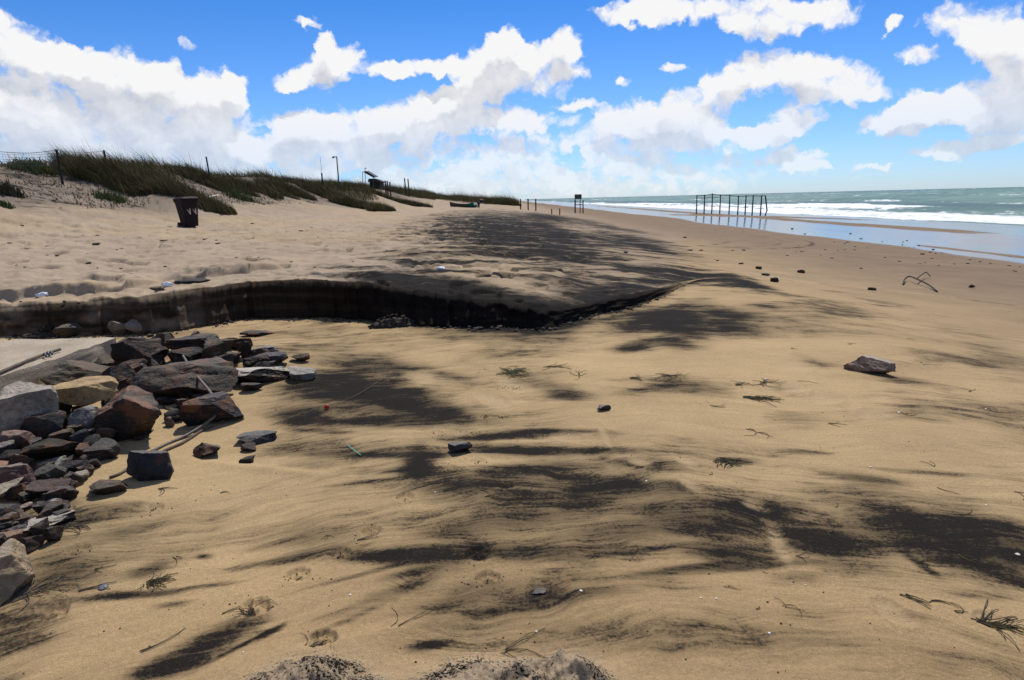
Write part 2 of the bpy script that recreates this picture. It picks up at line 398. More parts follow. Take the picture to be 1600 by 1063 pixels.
nz = math_n(t, 'ADD', math_n(t, 'MULTIPLY', streak, 0.44), math_n(t, 'ADD', math_n(t, 'MULTIPLY', streak2, 0.24), math_n(t, 'MULTIPLY', blot, 0.32)))
nz = math_n(t, 'SUBTRACT', nz, 0.5)
wide = noise_n(t, combine(t, math_n(t, 'MULTIPLY', math_n(t, 'MULTIPLY', rr, tt), 0.55), math_n(t, 'MULTIPLY', math_n(t, 'ADD', rr, wv), 1.25)), 1.0, 9, 0.72).outputs[0]
dist_f = maprange(t, rr, 9.5, 14.0)
nz = math_n(t, 'ADD', math_n(t, 'MULTIPLY', nz, math_n(t, 'SUBTRACT', 1.0, math_n(t, 'MULTIPLY', dist_f, 0.5))), math_n(t, 'MULTIPLY', math_n(t, 'SUBTRACT', wide, 0.5), math_n(t, 'ADD', 0.22, math_n(t, 'MULTIPLY', dist_f, 1.0))))
gate = maprange(t, black, 0.015, 0.22)
bl = math_n(t, 'ADD', black, math_n(t, 'MULTIPLY', math_n(t, 'MULTIPLY', nz, 3.4), gate))
bl = math_n(t, 'ADD', bl, math_n(t, 'MULTIPLY', math_n(t, 'MULTIPLY', math_n(t, 'SUBTRACT', grit, 0.5), 0.9), gate))
bfac = math_n(t, 'MULTIPLY', maprange(t, bl, 0.12, 0.84), 0.98)
spk = maprange(t, math_n(t, 'ADD', noise_n(t, pos, 95.0, 3, 0.7).outputs[0], math_n(t, 'MULTIPLY', math_n(t, 'SUBTRACT', speck, 1.0), 0.20)), 0.43, 0.50)
spk = math_n(t, 'MULTIPLY', spk, maprange(t, speck, 0.02, 0.2))
bfac = math_n(t, 'MAXIMUM', bfac, spk)
tone = maprange(t, noise_n(t, pos, 0.9, 5, 0.6).outputs[0], 0.3, 0.7, 0.86, 1.12, False)
tone2 = maprange(t, math_n(t, 'ADD', math_n(t, 'MULTIPLY', streak, 0.5), math_n(t, 'MULTIPLY', streak2, 0.5)), 0.32, 0.68, 1.14, 0.82, False)
tone3 = math_n(t, 'MULTIPLY', maprange(t, grain, 0.25, 0.75, 0.66, 1.30, False), maprange(t, grit, 0.3, 0.7, 0.84, 1.14, False))
c = scale_col(t, col, math_n(t, 'MULTIPLY', math_n(t, 'MULTIPLY', tone, tone2), tone3))
bc = mixc(t, maprange(t, grain, 0.45, 0.75), (0.0060, 0.0057, 0.0056), (0.026, 0.0235, 0.022))
bsoft = math_n(t, 'MULTIPLY', maprange(t, math_n(t, 'ADD', black, math_n(t, 'MULTIPLY', math_n(t, 'MULTIPLY', nz, 1.3), gate)), 0.03, 0.85), math_n(t, 'SUBTRACT', 0.84, math_n(t, 'MULTIPLY', dist_f, 0.40)))
c = mixc(t, math_n(t, 'MAXIMUM', bfac, bsoft), c, bc)
wn = math_n(t, 'ADD', wet, math_n(t, 'MULTIPLY', math_n(t, 'MULTIPLY', math_n(t, 'SUBTRACT', noise_n(t, vmath(t, 'MULTIPLY', pos, (1, 0.25, 1)), 0.8, 5, 0.6).outputs[0], 0.5), 1.0), maprange(t, wet, 0.05, 0.3)))
wf = maprange(t, wn, 0.40, 0.66)
c = mixc(t, wf, c, scale_col(t, c, 0.55))
t.links.new(c, b.inputs['Base Color'])
t.links.new(math_n(t, 'SUBTRACT', 0.93, math_n(t, 'MULTIPLY', wf, 0.79)), b.inputs['Roughness'])
t.links.new(math_n(t, 'ADD', 0.06, math_n(t, 'MULTIPLY', wf, 0.44)), b.inputs['Specular IOR Level'])
b.inputs['IOR'].default_value = 1.4
bh = math_n(t, 'ADD', math_n(t, 'MULTIPLY', grit, 0.45), math_n(t, 'ADD', math_n(t, 'MULTIPLY', streak2, 0.22), math_n(t, 'MULTIPLY', blot, 0.35)))
bp = node(t, 'ShaderNodeBump'); bp.inputs['Distance'].default_value = 0.016
t.links.new(math_n(t, 'SUBTRACT', 0.75, math_n(t, 'MULTIPLY', wf, 0.74)), bp.inputs['Strength']); t.links.new(bh, bp.inputs['Height']); t.links.new(bp.outputs[0], b.inputs['Normal'])

# sea
SEA, t, b = new_mat('sea_water')
geo = node(t, 'ShaderNodeNewGeometry'); pos = geo.outputs['Position']
foam = attr(t, 'foam'); depth = attr(t, 'deep')
fn = noise_n(t, vmath(t, 'MULTIPLY', pos, (0.8, 0.25, 0.8)), 1.0, 8, 0.68).outputs[0]
ff = maprange(t, math_n(t, 'ADD', foam, math_n(t, 'MULTIPLY', math_n(t, 'SUBTRACT', fn, 0.5), 2.2)), 0.46, 0.64)
ff = math_n(t, 'MULTIPLY', ff, maprange(t, foam, 0.02, 0.15))
patch = noise_n(t, vmath(t, 'MULTIPLY', pos, (1, 0.3, 1)), 0.06, 7, 0.7).outputs[0]
wc = mixc(t, maprange(t, patch, 0.35, 0.65), (0.060, 0.125, 0.105), (0.150, 0.250, 0.195))
wc = mixc(t, depth, wc, (0.040, 0.088, 0.090))
wc = mixc(t, ff, wc, (0.80, 0.81, 0.82))
t.links.new(wc, b.inputs['Base Color'])
t.links.new(math_n(t, 'ADD', 0.42, math_n(t, 'MULTIPLY', ff, 0.5)), b.inputs['Roughness'])
b.inputs['IOR'].default_value = 1.33; b.inputs['Specular IOR Level'].default_value = 0.16
bn = noise_n(t, vmath(t, 'MULTIPLY', pos, (1.0, 0.45, 1)), 1.1, 7, 0.65)
bp = node(t, 'ShaderNodeBump'); bp.inputs['Distance'].default_value = 0.6; bp.inputs['Strength'].default_value = 1.0
t.links.new(bn.outputs[0], bp.inputs['Height']); t.links.new(bp.outputs[0], b.inputs['Normal'])

# rock: colour of each stone from its object colour; rust and bleached faces from custom properties
ROCK, t, b = new_mat('rock')
oi = node(t, 'ShaderNodeObjectInfo'); tcn = node(t, 'ShaderNodeTexCoord')
pv = vmath(t, 'ADD', tcn.outputs['Object'], combine(t, math_n(t, 'MULTIPLY', oi.outputs['Random'], 40.0), math_n(t, 'MULTIPLY', oi.outputs['Random'], 17.0)))
nA = noise_n(t, pv, 5.0, 6, 0.65).outputs[0]; nB = noise_n(t, pv, 26.0, 5, 0.7).outputs[0]; nC = noise_n(t, vmath(t, 'MULTIPLY', pv, (3, 3, 12)), 3.0, 4, 0.6).outputs[0]
rc = scale_col(t, oi.outputs['Color'], math_n(t, 'MULTIPLY', math_n(t, 'MULTIPLY', 0.38, 1.0), math_n(t, 'MULTIPLY', maprange(t, nA, 0.28, 0.72, 0.55, 1.5, False), maprange(t, nB, 0.28, 0.72, 0.55, 1.4, False))))
rust = math_n(t, 'MULTIPLY', maprange(t, math_n(t, 'ADD', math_n(t, 'MULTIPLY', nA, 0.7), math_n(t, 'MULTIPLY', nC, 0.3)), 0.47, 0.60), attr(t, 'rust', typ='OBJECT'))
rc = mixc(t, rust, rc, (0.15, 0.060, 0.024))
gn = node(t, 'ShaderNodeNewGeometry'); gz = node(t, 'ShaderNodeSeparateXYZ'); t.links.new(gn.outputs['Normal'], gz.inputs[0])
dust = math_n(t, 'MULTIPLY', maprange(t, math_n(t, 'ADD', gz.outputs[2], math_n(t, 'MULTIPLY', math_n(t, 'SUBTRACT', nB, 0.5), 0.9)), 0.62, 1.0), attr(t, 'pale', typ='OBJECT'))
rc = mixc(t, dust, rc, (0.42, 0.37, 0.30))
t.links.new(rc, b.inputs['Base Color'])
t.links.new(maprange(t, nB, 0.3, 0.7, 0.55, 0.9, False), b.inputs['Roughness']); b.inputs['Specular IOR Level'].default_value = 0.25
bp = node(t, 'ShaderNodeBump'); bp.inputs['Distance'].default_value = 0.03; bp.inputs['Strength'].default_value = 0.8
t.links.new(math_n(t, 'ADD', nB, math_n(t, 'MULTIPLY', nC, 0.8)), bp.inputs['Height']); t.links.new(bp.outputs[0], b.inputs['Normal'])

# grass
GRASS, t, b = new_mat('marram')
gc = attr(t, 'tint', 'Color'); t.links.new(gc, b.inputs['Base Color']); b.inputs['Roughness'].default_value = 0.6; b.inputs['Specular IOR Level'].default_value = 0.15
tl = node(t, 'ShaderNodeBsdfTranslucent'); t.links.new(gc, tl.inputs['Color'])
mx = node(t, 'ShaderNodeMixShader'); mx.inputs[0].default_value = 0.15; t.links.new(b.outputs[0], mx.inputs[1]); t.links.new(tl.outputs[0], mx.inputs[2])
t.links.new(mx.outputs[0], [n for n in t.nodes if n.type == 'OUTPUT_MATERIAL'][0].inputs['Surface'])
CONC, t, b = new_mat('concrete')
tcn = node(t, 'ShaderNodeTexCoord'); o = tcn.outputs['Object']
nA = noise_n(t, o, 3, 6, 0.6).outputs[0]; nB = noise_n(t, o, 70, 3, 0.7).outputs[0]
cc = mixc(t, maprange(t, nA, 0.3, 0.7), (0.30, 0.24, 0.165), (0.41, 0.335, 0.24))
cc = scale_col(t, cc, maprange(t, nB, 0.3, 0.7, 0.72, 1.15, False)); t.links.new(cc, b.inputs['Base Color']); b.inputs['Roughness'].default_value = 0.9
bp = node(t, 'ShaderNodeBump'); bp.inputs['Distance'].default_value = 0.012; t.links.new(math_n(t, 'ADD', nB, nA), bp.inputs['Height']); t.links.new(bp.outputs[0], b.inputs['Normal'])
DARKWOOD = simple('dark_wood', (0.030, 0.024, 0.020), 0.85, 0.5, 14, bump=0.01)
STEM = simple('dry_stem', (0.095, 0.070, 0.045), 0.8, 0.4, 20)
WEED = simple('seaweed', (0.060, 0.048, 0.018), 0.6, 0.5, 25)
WEEDG = simple('green_weed', (0.060, 0.066, 0.018), 0.6, 0.4, 25)
CABLE = simple('cane', (0.13, 0.105, 0.085), 0.7, 0.35, 30)
SHELL = simple('shell', (0.70, 0.66, 0.60), 0.5, 0.15, 40)
PLASTIC = simple('white_plastic', (0.62, 0.64, 0.68), 0.35, 0.15, 10)
BINM = simple('bin_plastic', (0.013, 0.007, 0.007), 0.8, 0.3, 6)
BLACKP = simple('black_rubber', (0.012, 0.012, 0.012), 0.6, 0.2, 10)
PAINT = simple('white_paint', (0.55, 0.42, 0.42), 0.7, 0.25, 40)
SIGNM = simple('sign_board', (0.055, 0.062, 0.045), 0.6, 0.25, 3)
METAL = simple('grey_metal', (0.10, 0.10, 0.11), 0.5, 0.2, 6)
PANEL = simple('solar_cells', (0.010, 0.011, 0.015), 0.7, 0.2, 3)
ROOF = simple('hut_roof', (0.040, 0.036, 0.034), 0.8, 0.3, 3)
RED = simple('red_plastic', (0.55, 0.02, 0.015), 0.4, 0.1, 10)
GREENP = simple('green_plastic', (0.08, 0.40, 0.30), 0.4, 0.1, 10)
CLOD = simple('dark_clod', (0.050, 0.040, 0.032), 0.95, 0.5, 30, bump=0.02)
CRUMB = simple('wet_crumb', (0.10, 0.072, 0.045), 0.95, 0.5, 60)
BOATM = simple('boat_paint', (0.05, 0.055, 0.045), 0.5, 0.3, 2)
BOATIN = simple('boat_inside', (0.14, 0.14, 0.11), 0.6, 0.3, 2)
NETG = simple('green_net', (0.01, 0.09, 0.075), 0.8, 0.4, 8)
SKIN = simple('skin', (0.42, 0.24, 0.17), 0.6, 0.1, 5)
CLOTH = simple('navy_cloth', (0.014, 0.018, 0.045), 0.85, 0.2, 8)
TROUS = simple('dark_trousers', (0.022, 0.014, 0.014), 0.85, 0.2, 8)
WHITEC = simple('white_cloth', (0.65, 0.65, 0.66), 0.85, 0.1, 8)

# ------------------------------------------------------------------ the beach sheet
#   black mineral sand: (x, y, half width, half height, slope in degrees, strength) of each drift on the ground
DRIFTS = [
 (770,345,120,11,0,.8),(800,356,110,15,2,1),(735,366,95,9,0,.75),(850,339,50,7,-2,1),(840,372,85,17,3,1),(800,386,120,9,0,.75),(700,393,95,7,0,.5),(610,398,70,6,-2,.36),(880,396,60,9,5,.55),
 (930,372,85,9,7,.75),(985,372,60,8,6,.95),(1010,386,60,7,9,.9),(960,357,60,4,5,.7),(1035,394,34,3,12,.6),(700,408,130,5,-4,.5),(760,332,70,5,-2,.5),(900,345,50,7,3,.6),
 (560,431,52,6,-2,.6),(620,440,90,12,5,1),(700,446,110,15,7,1),(780,462,100,12,8,.95),(850,477,70,9,0,.95),(640,425,60,5,0,.7),(720,425,90,5,2,.6),(900,472,50,11,-12,.85),(930,456,80,12,-5,.6),
 (985,452,60,11,-14,.8),(1030,441,50,11,-12,.9),(1060,430,85,12,0,.95),(1130,436,70,10,8,.95),(1170,446,44,5,8,.7),(1010,424,60,7,5,.6),(870,441,80,13,0,.42),(950,430,60,9,0,.42),(540,418,60,4,0,.35),(830,425,60,5,0,.35),
 (1040,488,72,12,-12,1),(1075,499,62,13,10,1),(1130,490,60,12,10,.9),(1145,511,46,8,8,.9),(1000,510,52,11,-8,.95),(1050,512,52,11,12,1),(990,543,34,8,-5,.95),(1050,536,46,8,8,.95),(960,495,32,4,-10,.5),(1190,478,32,4,4,.7),(1090,468,34,4,-5,.5),(930,505,30,4,0,.35),
 (1060,600,64,10,5,.55),(1100,611,54,7,6,.45),(1030,606,60,4,-8,.45),(885,618,32,7,5,.85),(850,601,54,8,12,.5),(700,588,30,5,5,.4),
 (590,570,64,12,0,.7),(550,580,32,7,-15,.5),(560,609,92,15,4,.95),(500,604,52,10,-10,.8),(620,620,72,12,12,.95),(670,640,48,10,12,.8),(470,650,42,12,0,.9),(545,658,74,4,-3,.85),(640,662,62,5,0,.75),(600,640,104,14,4,.6),(700,650,22,8,0,.5),(500,674,54,2.5,2,.65),
 (470,694,70,11,0,.42),(520,710,84,5,0,.6),(620,712,44,3.5,0,.9),(655,722,22,20,0,1),(682,712,28,4,0,.8),(640,735,42,4,-5,.7),(570,705,94,10,0,.36),(590,752,84,2.5,-6,.6),(470,726,64,7,0,.32),
 (790,681,78,5,-4,1),(860,674,62,3,0,.8),(795,705,66,6.5,1,1.1),(875,705,90,5,0,.85),(945,704,52,4,0,.5),
 (780,745,112,12,-4,.75),(850,730,84,7,-3,.7),(720,760,62,7,-5,.7),(820,771,124,12,-3,.62),(940,766,62,12,-8,.85),(900,750,62,6,-3,.5),(1010,765,62,9,5,.6),(990,725,42,5,10,.6),(1045,727,40,5,8,.4),(1060,760,44,7,10,.5),
 (880,801,144,18,-3,.55),(760,821,74,13,-5,.5),(700,831,44,9,-5,.6),(990,830,104,12,-3,.62),(1050,800,60,14,0,.5),
 (1165,790,64,9,3,.9),(1130,821,64,17,3,.9),(1200,800,54,8,0,.75),(1140,864,66,11,3,1),(1100,885,94,5,-6,.95),(1180,886,90,5,-5,.85),(1285,842,74,19,8,1),(1480,838,120,24,8,.9),(1565,850,84,26,8,.9),(1500,870,94,16,15,.65),(1360,750,54,7,8,.65),
 (1330,771,64,10,5,.42),(1400,800,84,11,12,.45),(1400,821,64,13,12,.6),(1436,880,32,4,35,.8),(1585,906,54,7,20,.6),(1320,886,64,7,8,.42),(1250,902,34,7,0,.38),(1350,1000,250,34,0,.27),(1560,1040,120,20,0,.3),(1100,1000,150,24,0,.22),(1420,960,44,5,10,.5),(1540,932,64,5,5,.34),
 (700,858,84,7,-3,.7),(780,866,104,7,0,.8),(900,858,84,5,-3,.5),(1000,860,104,4,-6,.6),(640,874,54,7,-3,.85),(600,868,64,5,-5,.7),(560,866,44,5,-8,.5),(650,893,44,5,-12,.7),(830,944,84,8,-10,.5),(720,936,64,14,-25,.42),(930,925,90,6,-4,.35),
 (140,800,64,10,-5,.5),(200,790,34,5,-10,.42),(110,900,54,12,-10,.6),(90,880,44,17,-10,.46),(235,890,38,8,-18,.8),(320,870,13,4,0,.7),(215,930,60,5,-4,1.05),(300,919,70,3,-8,.65),(270,945,34,4,-8,.7),(440,876,64,4,-10,.7),(480,865,64,7,-12,.6),(470,846,54,7,-10,.5),
 (350,985,64,12,-20,.6),(300,1020,84,12,-20,.78),(280,1045,64,9,-20,.6),(230,1050,44,9,-20,.42),(420,990,22,3,-25,.7),(375,1010,64,2.5,-28,.7),(190,835,94,7,-15,.36),(20,970,64,7,0,.42),(20,1000,64,17,0,.36),(555,900,84,3,-14,.62),(600,930,84,6,-20,.5),(540,970,84,4,-25,.42),(670,1010,32,6,-8,.95),
 (1270,565,30,6,20,.38),(1420,596,50,5,8,.6),(1560,555,50,14,15,.32),(1500,560,60,8,5,.25),(1230,650,40,10,10,.35),(1250,706,40,3,3,.6),(1330,745,50,4,6,.4),(1450,738,90,3,5,.45),(1380,475,80,6,9,.28),(1150,720,28,4,3,.9),(1300,455,40,4,8,.25),(1225,608,30,6,8,.3),
 (1350,830,300,45,6,.24),(1000,790,320,38,0,.24),(1500,790,150,30,8,.25),(560,640,150,30,4,.22),(1300,905,300,20,0,.18),(820,860,200,20,-3,.22),
 (500,540,50,5,-4,.3),(560,560,40,5,0,.3),(450,520,40,4,-4,.25),(650,545,60,4,3,.2),
]
def to_world_ellipse(px, py, rx, ry, ang):
    c = ground(px, py); a = math.radians(ang); n = ray(px, py)
    def pl(qx, qy):
        d = ray(qx, qy); s = (c[2] - EYE) / min(d[2], -0.004); return np.array([d[0] * s, d[1] * s])
    ex = (pl(px + rx * math.cos(a), py + rx * math.sin(a)) - pl(px - rx * math.cos(a), py - rx * math.sin(a))) / 2
    ey = (pl(px - ry * math.sin(a), py + ry * math.cos(a)) - pl(px + ry * math.sin(a), py - ry * math.cos(a))) / 2
    return c[:2], np.linalg.inv(np.stack([ex, ey], 1))
th_d = np.linspace(math.radians(-47), math.radians(47), 1000)
th_l = np.linspace(-math.pi, math.radians(-47.3), 60); th_r = np.linspace(math.radians(47.3), math.pi, 60)[:-1]
TH = np.concatenate([th_l, th_d, th_r]); NC = len(TH)
RB, SH = scarp(TH)
XB, YB = RB * np.sin(TH), RB * np.cos(TH); ZB = low_z(XB, YB)
NL, NF, NU = 430, 22, 330
rows_r, rows_z, kind_rows = [], [], []
inv = np.linspace(0, 1, NL)
for a in inv:
    k = 1 / 0.35 * (1 - a) ** 1 + 0 * a
    r = 1 / ((1 / 1.3) * (1 - a) + (1 / RB) * a) if a > 0 else RB * 0 + 1.3
    r = r - (1 - a) ** 6 * 0.95 * 1.0
    rows_r.append(r); rows_z.append(low_z(r * np.sin(TH), r * np.cos(TH))); kind_rows.append(0)
has = np.clip(SH / 0.05, 0, 1)
for i in range(1, NF + 1):
    a = i / NF
    bulge = 0.09 * fbm(TH * 60, a * 4 + TH * 0, 71, 4) + 0.07 * np.clip(fbm(TH * 28, a * 1.5 + TH * 0, 75, 3), 0, 1) * (1 - a)
    lip = 0.10 * max(0, (a - .82) / .18) ** 2 + 0.10 * a * (fbm(TH * 10, TH * 0, 77, 2) + .3)
    talus = -0.16 * (1 - a) ** 4 * (0.5 + fbm(TH * 14, TH * 0, 79, 2))
    r = RB + has * (0.10 * a + bulge * math.sin(math.pi * min(a, .97)) + lip + talus * (a < 1)) + 0.02 * a
    rows_r.append(r); rows_z.append(ZB + SH * (a + 0.04 * math.sin(math.pi * a) * fbm(TH * 80, TH * 0 + a * 6, 81, 2))); kind_rows.append(1)
RTOP = rows_r[-1]
for i in range(1, NU + 1):
    a = i / NU
    if a <= 0.9:
        q = a / 0.9; r = 1 / ((1 / RTOP) * (1 - q) + (1 / 300.0) * q)
    else:
        q = (a - 0.9) / 0.1; r = 300.0 * (60 ** q) + 0 * RTOP
    x, y = r * np.sin(TH), r * np.cos(TH)
    rows_r.append(r); rows_z.append(height(x, y)); kind_rows.append(2)
R = np.array(rows_r); Z = np.array(rows_z); NR = len(R)
X = R * np.sin(TH)[None, :]; Y = R * np.cos(TH)[None, :]
KR = np.repeat(np.array(kind_rows)[:, None], NC, 1)
# near mound at the photographer's feet
def add_bump(x, y, sx, sy, h, p=2):
    global Z
    Z = Z + h * np.exp(-(np.abs((X - x) / sx) ** p + np.abs((Y - y) / sy) ** p))
SPK = np.zeros_like(Z)
mound = np.zeros_like(Z)
for (x, y, sx, sy, h) in [(-0.74,1.86,0.20,0.17,.13),(-0.55,1.80,0.2,0.16,.085),(-0.36,1.76,0.24,0.18,.075),(-0.16,1.83,0.2,0.17,.115),(0.02,1.84,0.18,0.16,.12),(0.17,1.87,0.13,0.15,.14),(-0.25,1.45,0.75,0.30,.12)]:
    mound = np.maximum(mound, h * np.exp(-(np.abs((X - x) / sx) ** 2 + np.abs((Y - y) / sy) ** 2)))
mound = mound * (1 + 0.40 * fbm(X * 16, Y * 16, 91, 4)); Z = Z + mound
SPK = np.clip(mound / 0.05 - .2, 0, 1) * np.clip(0.80 + 1.6 * fbm(X * 5, Y * 5, 93, 3), 0, 1)
# fine lumps: trodden dry sand above the bank, wind ripples below
dry = (KR == 2) * sstep(4, -2, X) * sstep(60, 25, R)
Z = Z + dry * (0.055 * fbm(X * 3.2, Y * 3.2, 95, 4) - 0.10 * sstep(.16, .40, fbm(X * 2.6, Y * 2.0, 96, 2)))
Z = Z + (KR == 0) * (0.004 * fbm(X * 2.2, Y * 6, 97, 3))
# black drifts
BLK = np.zeros_like(Z)
for (px, py, rx, ry, an, am) in DRIFTS:
    kx, ky = (1.08, 1.12) if py < 480 else (1.12, 1.18) if py < 560 else (1.28, 1.50)
    am = am * (1.0 if py < 480 else 1.0)
    c, J = to_world_ellipse(px, py, rx * kx, ry * ky, an)
    E = np.abs(np.linalg.inv(J)).sum(1) * 1.7
    rsel = np.nonzero(((np.abs(X - c[0]) < E[0]) & (np.abs(Y - c[1]) < E[1])).any(1))[0]
    if not len(rsel): continue
    sl = slice(rsel[0], rsel[-1] + 1); dx, dy = X[sl] - c[0], Y[sl] - c[1]
    q = (J[0, 0] * dx + J[0, 1] * dy) ** 2 + (J[1, 0] * dx + J[1, 1] * dy) ** 2
    BLK[sl] = 1 - (1 - BLK[sl]) * (1 - np.clip(0.88 * am, 0, .97) * np.exp(-1.25 * q ** 1.3))
edge_f = np.where(SH[None, :] < .03, sstep(0, 5, RB[None, :] - R), 1.0)
dustm = edge_f * (KR == 0) * np.clip(0.16 + 0.45 * fbm(X * .8, Y * 1.3, 105, 4), 0, .42) * sstep(11, 5, X)
BLK = 1 - (1 - BLK) * (1 - dustm)
dustu = np.where(SH[None, :] < .03, sstep(0, 4, R - RB[None, :]), 1.0) * (KR == 2) * np.clip(0.06 + 0.3 * fbm(X * .3, Y * .3, 107, 3), 0, .25) * sstep(-9, 0, X) * sstep(8, 4, X)
BLK = 1 - (1 - BLK) * (1 - dustu)
dustd = (KR == 2) * sstep(-15, -18.5, X) * np.clip(.20 + .45 * fbm(X * .6, Y * .45, 109, 4), 0, .5)
BLK = 1 - (1 - BLK) * (1 - dustd)
# tyre tracks curving on the damp sand
def track(pts, wdt, amp):
    global BLK, Z
    P3 = [ground(*p) for p in pts]; P3 = smooth_path([(p[0], p[1]) for p in P3], 8)
    m = np.full(Z.shape, 9.0); sel = (X > -2) & (X < 20) & (Y > 14) & (Y < 60)
    xs, ys = X[sel], Y[sel]; best = np.full(xs.shape, 99.0)
    for a, bq in zip(P3[:-1], P3[1:]):
        d = bq - a; L2 = d @ d + 1e-9; tq = np.clip(((xs - a[0]) * d[0] + (ys - a[1]) * d[1]) / L2, 0, 1)
        best = np.minimum(best, np.hypot(xs - a[0] - tq * d[0], ys - a[1] - tq * d[1]))
    f = np.zeros_like(Z); f[sel] = np.exp(-(best / wdt) ** 2)
    BLK = np.maximum(BLK, f * amp)
track([(1050,361),(1110,365),(1180,370),(1240,374),(1268,379),(1262,385),(1230,388),(1170,388),(1100,385)], 0.14, 0.42)
track([(1100,362),(1160,366),(1205,372),(1222,378),(1205,384),(1150,386)], 0.12, 0.30)
track([(1060,386),(1110,383),(1140,378)], 0.12, 0.34)
# paw prints and bare footprints: real hollows
PAWS = [(530,867,1.0),(465,900,1.05),(395,953,1.25),(80,960,1.1),(500,1004,1.2),(240,795,.9),(118,862,1.1),(632,778,1),(762,906,1.1),(748,868,1.2),(700,732,.9),(745,722,.9),(580,832,1),(690,826,.8),(680,676,.8),(685,640,.7),(756,652,.8),(785,652,.9),(615,586,.7),(612,599,.7),(757,578,.8),(770,596,.8),(786,606,.8),(806,606,.8),(430,640,.8),(760,650,.7),(395,514,.8),(425,515,.8),(452,512,.8),(740,680,.8),(790,760,.9)]
CRUMBS = []
SHADE = np.zeros_like(Z)
for (px, py, s) in PAWS:
    g0 = ground(px, py); a0 = rng.uniform(-.5, .5); s = s * 0.042
    sel = (np.abs(X - g0[0]) < 0.3) & (np.abs(Y - g0[1]) < 0.3) & (KR == 0)
    xs, ys = X[sel] - g0[0], Y[sel] - g0[1]; dz = np.zeros_like(xs)
    for (ox, oy, rx, ry, dp) in [(0,-.25,.75,.55,.45),(-.85,.45,.34,.5,.4),(-.3,.95,.32,.5,.42),(.35,.95,.32,.5,.42),(.9,.42,.34,.5,.4)]:
        cx, cy = s * (ox * math.cos(a0) - oy * math.sin(a0)), s * (ox * math.sin(a0) + oy * math.cos(a0))
        q = ((xs - cx) / (rx * s)) ** 2 + ((ys - cy) / (ry * s)) ** 2
        dz -= dp * s * 0.9 * np.exp(-q ** 2)
    q = (xs ** 2 + ys ** 2) / (1.55 * s) ** 2
    dz += 0.06 * s * np.exp(-((np.sqrt(q) - 1) / .22) ** 2)
    Z[sel] += dz
    for k in range(int(rng.integers(10, 22))):
        rr_, aa = abs(rng.normal(0, 1.5)) * s, rng.uniform(0, 6.28)
        CRUMBS.append((g0[0] + rr_ * math.cos(aa), g0[1] + rr_ * math.sin(aa), rng.uniform(.002, .0065)))
TINT_L = np.zeros_like(Z)
for (px, py, an, s) in [(1180,790,20,1),(1075,722,25,.9),(1080,757,30,.9),(890,683,5,.9),(945,680,60,.8),(1215,845,60,1.4),(1395,955,30,1.5),(1550,970,20,1.2),(800,601,20,1),(660,590,10,1),(770,625,20,1.2),(1245,570,10,1),(1000,721,10,.8),(1240,605,5,.9),(1370,648,5,1.2),(1290,622,5,1)]:
    c, J = to_world_ellipse(px, py, 26 * s, 9 * s, an); dx, dy = X - c[0], Y - c[1]
    q = (J[0, 0] * dx + J[0, 1] * dy) ** 2 + (J[1, 0] * dx + J[1, 1] * dy) ** 2
    f = np.exp(-q ** 1.6); TINT_L = np.maximum(TINT_L, f * 0.22); BLK = BLK * (1 - 0.5 * f); Z = Z - 0.010 * f + 0.006 * np.exp(-((np.sqrt(q) - 1.15) / .2) ** 2)
# scour round the lone stone: a raised tongue of sand in its lee
for (px, py, rx, ry, an, h) in [(800,693,90,3,0,.012),(770,712,70,3,1,.010),(1020,560,160,10,-4,.02),(420,735,120,6,6,.02),(700,970,200,12,-12,.015)]:
    c, J = to_world_ellipse(px, py, rx, ry, an); dx, dy = X - c[0], Y - c[1]
    Z = Z + h * np.exp(-((J[0, 0] * dx + J[0, 1] * dy) ** 2 + (J[1, 0] * dx + J[1, 1] * dy) ** 2))
# wetness towards the sea
edge = 18.6 + 1.6 * fbm(Y * 0.05, Y * 0, 101, 3) + 1.4 * sstep(40, 120, Y) - 1.0 * sstep(30, 15, Y)
WET = sstep(-1.2, 1.6, X - edge)
bar = np.exp(-(((X - 29.3 - 1.2 * fbm(Y * .03, Y * 0, 103, 2)) / 1.5) ** 2)) * sstep(34, 44, Y) * sstep(330, 150, Y)
tong = np.exp(-(((X - 20.5 - (Y - 27) * .02) / 0.55) ** 2)) * sstep(21, 24, Y) * sstep(36, 30, Y)
bar2 = np.exp(-(((Y - (96 - 2.4 * (X - 27.6)) + 8.0) / 6.5) ** 2)) * sstep(20, 26, X) * sstep(40, 34, X)
WET = WET * (1 - 0.85 * np.clip(bar, 0, 1)) * (1 - 0.7 * tong) * (1 - .8 * bar2)
Z = Z + 0.05 * bar
# base tint of the sand
def lin(r, g_, b_): return np.array([((v / 255) / 12.92 if v / 255 <= .04045 else ((v / 255 + .055) / 1.055) ** 2.4) for v in (r, g_, b_)])
yel, gry, dmp, fac, plt = np.array([.378, .268, .142]), np.array([.325, .252, .176]), np.array([.200, .143, .094]), np.array([.021, .0145, .0095]), np.array([.40, .31, .20])  # fac: dark sand of the bank face, deepened further to paint in its shade
n0 = fbm(X * 0.25, Y * 0.25, 111, 4)
wy = sstep(-.05, .15, n0)[..., None]
T_low = yel * (0.94 + 0.06 * wy) + 0 * X[..., None]
T_up = gry * (1 - .35 * wy) + yel * .35 * wy
cut = sstep(0.0, .12, SH)[None, :, None]
TINT = np.where((KR == 2)[..., None], T_up * cut + T_low * (1 - cut), T_low)
nearbank = (KR == 2) * sstep(3, 0.2, R - RB[None, :])
TINT = TINT * (1 - 0.25 * nearbank[..., None]) + gry * 0.25 * nearbank[..., None]
sea_s = sstep(1.2, 13, X + 1.2 * fbm(X * .15, Y * .1, 113, 3))[..., None]
TINT = TINT * (1 - sea_s) + dmp * sea_s
